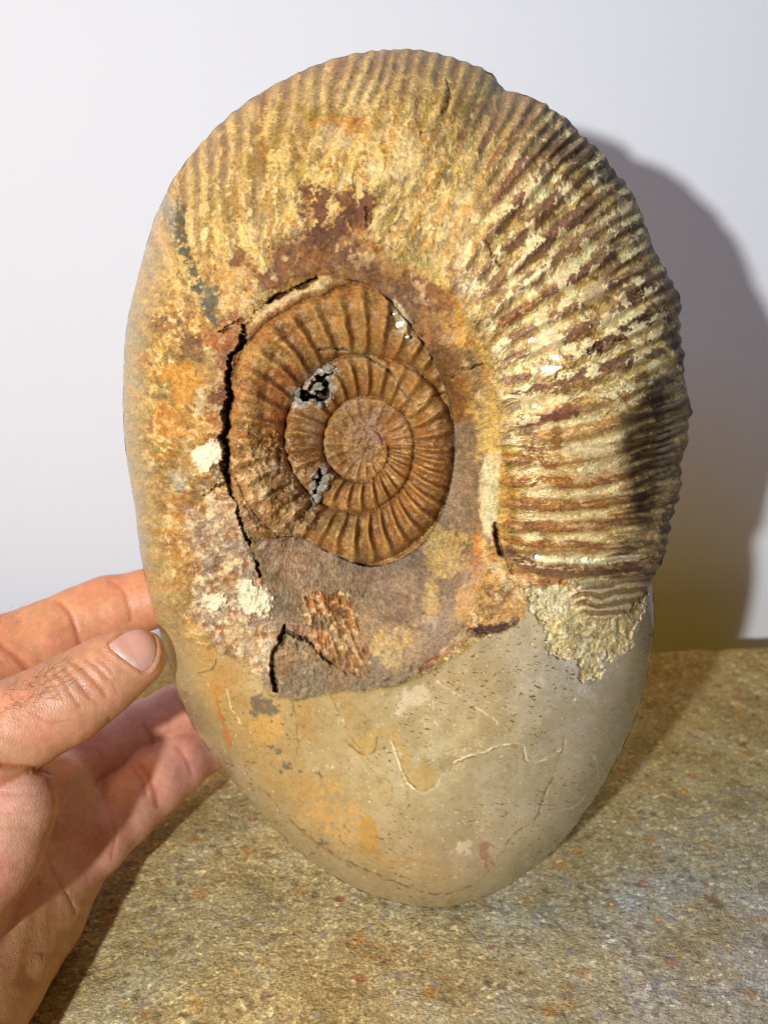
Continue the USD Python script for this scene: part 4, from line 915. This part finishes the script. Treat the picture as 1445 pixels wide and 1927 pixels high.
# bed of the thumb nail
NAIL = smooth_closed([(206,1216),(218,1202),(246,1187),(276,1186),(292,1204),(294,1232),(284,1254),(271,1263),(252,1254),(228,1236)], 5)
nd = seg_dist(HX, HY, NAIL, True)[0]; nd = np.where(inside(HX, HY, NAIL), nd, -nd)
on_thumb = is_['thumb'] & facing
fold = np.exp(-((nd + 6) / 5.0) ** 2) * on_thumb; HV = HV + HN * (fold * 0.35e-3)[:, None]
groove = np.exp(-((nd - 0) / 2.2) ** 2) * on_thumb; HV = HV - HN * (groove * 0.3e-3)[:, None]
mm = (groove * 0.2)[:, None]; hcol = hcol * (1 - mm) + lin(150, 90, 70) * mm
hcol = np.clip(np.array([1.02, 0.90, 0.79]) * hcol * (1 + 0.22 * (hn2 - 0.5) + 0.24 * (hn3 - .5))[:, None], 0, 0.9)
HN2 = vnormals(HV, HF)
skin = looks('skin', {
    'a': ('attribute', {'attribute': 'albedo'}), 'g': ('geometry', {}),
    'v': ('voronoi_texture', {'scale': 1500.0, 'feature': 'distance_to_edge'}), 'n': ('noise_texture', {'scale': 1100.0, 'detail': 4.0, 'roughness': 0.6}),
    'add': ('math', {'math_type': 'add'}), 'b': ('bump', {'strength': 0.40, 'distance': 0.0003}),
    'p': ('principled_bsdf', {'roughness': 0.42, 'specular_ior_level': 0.42, 'subsurface_weight': 0.12, 'subsurface_scale': 0.003, 'subsurface_radius': (1.0, 0.35, 0.2)})},
    [('g.position', 'v.vector'), ('g.position', 'n.vector'), ('v.distance', 'add.value1'), ('n.fac', 'add.value2'), ('add.value', 'b.height'),
     ('a.color', 'p.base_color'), ('b.normal', 'p.normal')], 'p.BSDF')
nail_mat = looks('nail', {'a': ('attribute', {'attribute': 'albedo'}), 'p': ('principled_bsdf', {'roughness': 0.3, 'specular_ior_level': 0.45, 'subsurface_weight': 0.15, 'subsurface_scale': 0.002})}, [('a.color', 'p.base_color')], 'p.BSDF')
hair_mat = looks('hair', {'p': ('principled_bsdf', {'base_color': (0.07, 0.045, 0.03), 'roughness': 0.5})}, [], 'p.BSDF')
person = thing('person')
tag(person, 'hand holding the ammonite by its left edge, thumb in front, fingers behind', 'person')
raw_mesh('hand', HV, HF, HN2, skin, person, {'albedo': hcol})
# thumb nail: a thin curved plate over its bed
kr = np.linspace(0, 1, 26); nc0 = np.array([250.0, 1222.0])
gx = (nc0[0] + kr[:, None] * (NAIL[:, 0] - nc0[0])[None, :]); gy = (nc0[1] + kr[:, None] * (NAIL[:, 1] - nc0[1])[None, :])
rays = chart_ray(gx.ravel(), gy.ravel()); tt = np.full(len(rays), 0.225)
for _ in range(24):
    tt = tt + 0.9 * hand_sdf(CO + rays * tt[:, None]) / np.linalg.norm(rays, axis=1)
npt = CO + rays * tt[:, None]
gn = np.stack([hand_sdf(npt + 2e-4 * np.eye(3)[i]) - hand_sdf(npt - 2e-4 * np.eye(3)[i]) for i in range(3)], 1); gn /= np.linalg.norm(gn, axis=1, keepdims=True)
lift = np.repeat(0.42 * np.sqrt(np.maximum(1 - kr ** 6, 0)) + 0.12 * (1 - kr) - 0.12, len(NAIL))
nv = npt + gn * (lift / 1000.0)[:, None]
m_, n_ = len(kr), len(NAIL)
ii_ = (np.arange(m_ - 1)[:, None] * n_ + np.arange(n_)[None, :]).ravel(); jj_ = (np.arange(m_ - 1)[:, None] * n_ + (np.arange(n_) + 1)[None, :] % n_).ravel()
f_ = np.stack([ii_, ii_ + n_, jj_ + n_, jj_], 1)
nn_ = vnormals(nv, f_)
if (nn_ * gn).sum() < 0: f_ = f_[:, ::-1]; nn_ = -nn_
nx_, ny_ = gx.ravel(), gy.ravel()
nc = np.tile(lin(214, 156, 130) * 0.9, (len(nv), 1))
m = (np.exp(-(seg_dist(nx_, ny_, [(212,1218),(230,1234),(252,1250)])[0] / 6) ** 2) * ss(0.35, 0.6, vn(nx_ / 9, ny_ / 9, 331)))[:, None] * 0.5; nc = nc * (1 - m) + lin(222, 196, 172) * m
m = ss(6, 2, seg_dist(nx_, ny_, [(293,1206),(294,1232),(284,1254)])[0])[:, None] * 0.6; nc = nc * (1 - m) + lin(226, 200, 168) * m
raw_mesh('thumbnail', nv, f_, nn_, nail_mat, person, {'albedo': nc})
# hairs on the back of the thumb and index finger
hr = np.random.default_rng(31)
def hairs(name, area, count, on, lean, length):
    P = np.asarray(area, float); cand = np.nonzero(inside(HX, HY, P) & on & facing)[0]
    roots = hr.choice(cand, min(count, len(cand)), replace=False); pts = []; cnt = []
    for r in roots:
        p, n = HV[r], HN2[r]; dirx = chart_dir(lean + hr.normal(0, 0.5)); L = length * hr.uniform(0.5, 1.3); bend = hr.normal(0, 0.35)
        side = np.cross(n, dirx)
        for t in (0, .3, .6, 1.0):
            pts.append(p + L * (t * (dirx * 0.85 + n * 0.30) - 0.25 * t * t * n + side * bend * t * t)); 
        cnt.append(4)
    c = UsdGeom.BasisCurves.Define(stage, path(name, person)); c.CreateTypeAttr('linear'); c.CreateCurveVertexCountsAttr(cnt)
    c.CreatePointsAttr(Vt.Vec3fArray.FromNumpy(np.array(pts, np.float32))); c.CreateWidthsAttr([0.00004] * len(pts)); c.SetWidthsInterpolation('vertex')
    UsdShade.MaterialBindingAPI.Apply(c.GetPrim()).Bind(hair_mat); tag(c, kind='stuff')
def chart_dir(a):
    return CR * math.cos(a) + CU * math.sin(a)
hairs('hair', [(0,1290),(60,1270),(120,1240),(150,1262),(130,1300),(60,1330),(0,1345)], 130, is_['thumb'], 0.3, 0.0034)
hairs('hair', [(-60,1150),(20,1135),(60,1150),(20,1190),(-60,1230)], 30, is_['index'], 0.5, 0.004)

# ------------------------------------------------------------------ the slab and the wall
SLAB_BACK = 0.140
def slab():
    nx, ny = 700, 420
    xs = np.linspace(-0.42, 0.42, nx); ys = np.linspace(-0.13, SLAB_BACK, ny)
    GX, GY = np.meshgrid(xs, ys)
    z = (fbm(GX * 120, GY * 120, 3, 201) - 0.5) * 0.0012 + (fbm(GX * 500, GY * 500, 3, 205) - 0.5) * 0.0008 + (fbm(GX * 14, GY * 14, 2, 207) - 0.5) * 0.0012
    keep = ss(0.02, 0.05, np.hypot(GX - 0.02, GY - 0.03))
    z = np.minimum(z, 0.0003) - 0.0003
    edge = 0.004 * (fbm(xs * 40, xs * 0, 4, 211) - 0.5) + 0.05 * (xs - 0.12)
    GY = GY + edge[None, :] * ss(0.0, 1.0, (GY + 0.13) / (SLAB_BACK + 0.13))
    z -= 0.0025 * ss(SLAB_BACK - 0.006, SLAB_BACK, GY - edge[None, :]) ** 2
    top = np.stack([GX, GY, z], -1)
    back = top[-1:].copy(); rows = [top]
    for dz in (-0.004, -0.012, -0.03):
        r = back.copy(); r[..., 2] = dz; r[..., 1] += 0.002 * (fbm(xs * 60, xs * 0 + dz * 900, 3, 213) - 0.5); rows.append(r)
    front = top[:1].copy(); front[..., 2] = -0.03
    g = np.vstack([front] + rows)
    m, n = g.shape[:2]
    i = (np.arange(m - 1)[:, None] * n + np.arange(n - 1)[None, :]).ravel()
    f = np.stack([i, i + 1, i + n + 1, i + n], 1)
    v = g.reshape(-1, 3)
    return v, f
sv, sf = slab()
slab_mat = looks('rough_limestone', {
    'g': ('geometry', {}),
    'n1': ('noise_texture', {'scale': 40.0, 'detail': 5.0, 'roughness': 0.6}),
    'n2': ('noise_texture', {'scale': 700.0, 'detail': 4.0, 'roughness': 0.65}),
    'n3': ('noise_texture', {'scale': 620.0, 'detail': 3.0, 'roughness': 0.7}),
    'v': ('voronoi_texture', {'scale': 300.0, 'randomness': 1.0}),
    'vb': ('separate_color', {}),
    'v2': ('voronoi_texture', {'scale': 170.0, 'randomness': 1.0}),
    'v2b': ('separate_color', {}),
    'r1': ('rgb_ramp', {'ramp': [(0.3, tuple(lin(160, 140, 84))), (0.5, tuple(lin(188, 170, 112))), (0.7, tuple(lin(200, 188, 140)))]}),
    'r2': ('rgb_ramp', {'ramp': [(0.30, (0.55, 0.50, 0.42)), (0.42, (0.92, 0.90, 0.86)), (0.58, (1.0, 1.0, 1.0)), (0.72, (1.4, 1.4, 1.4))]}),
    'm1': ('mix_color', {'blend_type': 'multiply', 'fac': 0.85, 'use_clamp': False}),
    'r3': ('rgb_ramp', {'ramp': [(0.0, tuple(lin(120, 100, 66))), (0.35, tuple(lin(160, 138, 92))), (0.6, tuple(lin(186, 146, 72))), (0.8, tuple(lin(176, 162, 128))), (1.0, tuple(lin(150, 140, 122)))]}),
    'gm': ('rgb_ramp', {'ramp': [(0.25, (1, 1, 1)), (0.55, (0, 0, 0))]}),
    'gk': ('rgb_ramp', {'ramp': [(0.40, (0, 0, 0)), (0.55, (0.75, 0.75, 0.75))]}),
    'gf': ('math', {'math_type': 'multiply'}),
    'm2': ('mix_color', {'blend_type': 'mix'}),
    'pk': ('rgb_ramp', {'ramp': [(0.82, (0, 0, 0)), (0.86, (0.75, 0.75, 0.75))]}),
    'pr': ('rgb_ramp', {'ramp': [(0.0, tuple(lin(184, 136, 64))), (0.5, tuple(lin(196, 160, 88))), (0.8, tuple(lin(168, 112, 72))), (1.0, tuple(lin(150, 132, 96)))]}),
    'pd': ('rgb_ramp', {'ramp': [(0.28, (1, 1, 1)), (0.42, (0, 0, 0))]}),
    'pf': ('math', {'math_type': 'multiply'}),
    'm3': ('mix_color', {'blend_type': 'mix'}),
    'w': ('voronoi_texture', {'scale': 900.0, 'randomness': 1.0}), 'wb': ('separate_color', {}), 'wr': ('rgb_ramp', {'ramp': [(0.0, (0.70, 0.67, 0.62)), (0.2, (0.92, 0.91, 0.89)), (0.8, (1.05, 1.05, 1.05)), (0.92, (1.25, 1.25, 1.25)), (1.0, (1.9, 1.9, 1.9))]}), 'm5': ('mix_color', {'blend_type': 'multiply', 'fac': 1.0, 'use_clamp': False, 'use_clamp_result': False, 'b': (0.90, 0.825, 0.80)}), 'm4': ('mix_color', {'blend_type': 'multiply', 'fac': 0.8, 'use_clamp': False, 'use_clamp_result': False}),
    'sp': ('separate_xyz', {}), 'gx': ('map_range', {'from_min': -0.02, 'from_max': 0.15, 'to_min': 0.0, 'to_max': 0.8, 'clamp': True}), 'gy': ('map_range', {'from_min': 0.04, 'from_max': -0.06, 'to_min': 0.0, 'to_max': 1.0, 'clamp': True}), 'gn': ('map_range', {'from_min': 0.3, 'from_max': 0.6, 'to_min': 0.6, 'to_max': 1.0, 'clamp': True}), 'gxy': ('math', {'math_type': 'multiply'}), 'gg': ('math', {'math_type': 'multiply'}),
    'gt': ('mix_color', {'blend_type': 'multiply', 'use_clamp': False, 'b': (0.45, 0.82, 2.5)}),  # cool daylight tint towards the front right, put into the stone colour
    'n4': ('noise_texture', {'scale': 1250.0, 'detail': 2.0, 'roughness': 0.6}), 'r4': ('rgb_ramp', {'ramp': [(0.30, (0.45, 0.42, 0.38)), (0.44, (0.92, 0.92, 0.90)), (0.56, (1.05, 1.05, 1.05)), (0.68, (1.7, 1.7, 1.7))]}), 'm6': ('mix_color', {'blend_type': 'multiply', 'fac': 0.8, 'use_clamp': False, 'use_clamp_result': False}), 'ba': ('math', {'math_type': 'add'}),
    'b': ('bump', {'strength': 0.55, 'distance': 0.0007}),
    'p': ('principled_bsdf', {'roughness': 0.85, 'specular_ior_level': 0.25})},
    [('g.position', k + '.vector') for k in ('n1', 'n2', 'n3', 'v', 'v2')] +
    [('n1.fac', 'r1.fac'), ('n3.fac', 'r2.fac'), ('r1.color', 'm1.a'), ('r2.color', 'm1.b'), ('v.color', 'vb.color'), ('vb.r', 'r3.fac'), ('v.distance', 'gm.fac'), ('vb.g', 'gk.fac'), ('gm.color', 'gf.value1'), ('gk.color', 'gf.value2'),
     ('gf.value', 'm2.fac'), ('m1.result', 'm2.a'), ('r3.color', 'm2.b'), ('v2.color', 'v2b.color'), ('v2b.r', 'pk.fac'), ('v2b.g', 'pr.fac'), ('v2.distance', 'pd.fac'), ('pk.color', 'pf.value1'), ('pd.color', 'pf.value2'), ('pf.value', 'm3.fac'), ('m2.result', 'm3.a'), ('pr.color', 'm3.b'),
     ('g.position', 'w.vector'), ('w.color', 'wb.color'), ('wb.r', 'wr.fac'), ('m3.result', 'm4.a'), ('wr.color', 'm4.b'), ('g.position', 'sp.vector'), ('sp.x', 'gx.value'), ('sp.y', 'gy.value'), ('n1.fac', 'gn.value'), ('gx.result', 'gxy.value1'), ('gy.result', 'gxy.value2'), ('gxy.value', 'gg.value1'), ('gn.result', 'gg.value2'), ('gg.value', 'gt.fac'), ('m4.result', 'gt.a'), ('gt.result', 'm5.a'), ('g.position', 'n4.vector'), ('n4.fac', 'r4.fac'), ('m5.result', 'm6.a'), ('r4.color', 'm6.b'), ('m6.result', 'p.base_color'), ('n2.fac', 'ba.value1'), ('n4.fac', 'ba.value2'), ('ba.value', 'b.height'), ('b.normal', 'p.normal')], 'p.BSDF')
p = raw_mesh('stone_slab', sv, sf, vnormals(sv, sf), slab_mat)
tag(p, 'rough beige limestone slab with ochre grains under the ammonite', 'slab', kind='structure')

wall_mat = looks('white_paint', {
    'g': ('geometry', {}), 'n': ('noise_texture', {'scale': 60.0, 'detail': 5.0, 'roughness': 0.6}),
    'b': ('bump', {'strength': 0.12, 'distance': 0.0008}),
    'p': ('principled_bsdf', {'base_color': (0.785, 0.76, 0.72), 'roughness': 0.8, 'specular_ior_level': 0.2})},
    [('g.position', 'n.vector'), ('n.fac', 'b.height'), ('b.normal', 'p.normal')], 'p.BSDF')
WALL_Y = SLAB_BACK + 0.050
m = trimesh.creation.box((2.4, 0.06, 1.6)); m.apply_translation((0, WALL_Y + 0.03, 0.75))
w = usdkit.mesh(stage, path('wall'), m, wall_mat)
tag(w, 'plain white painted wall close behind the stone slab', 'wall', kind='structure')
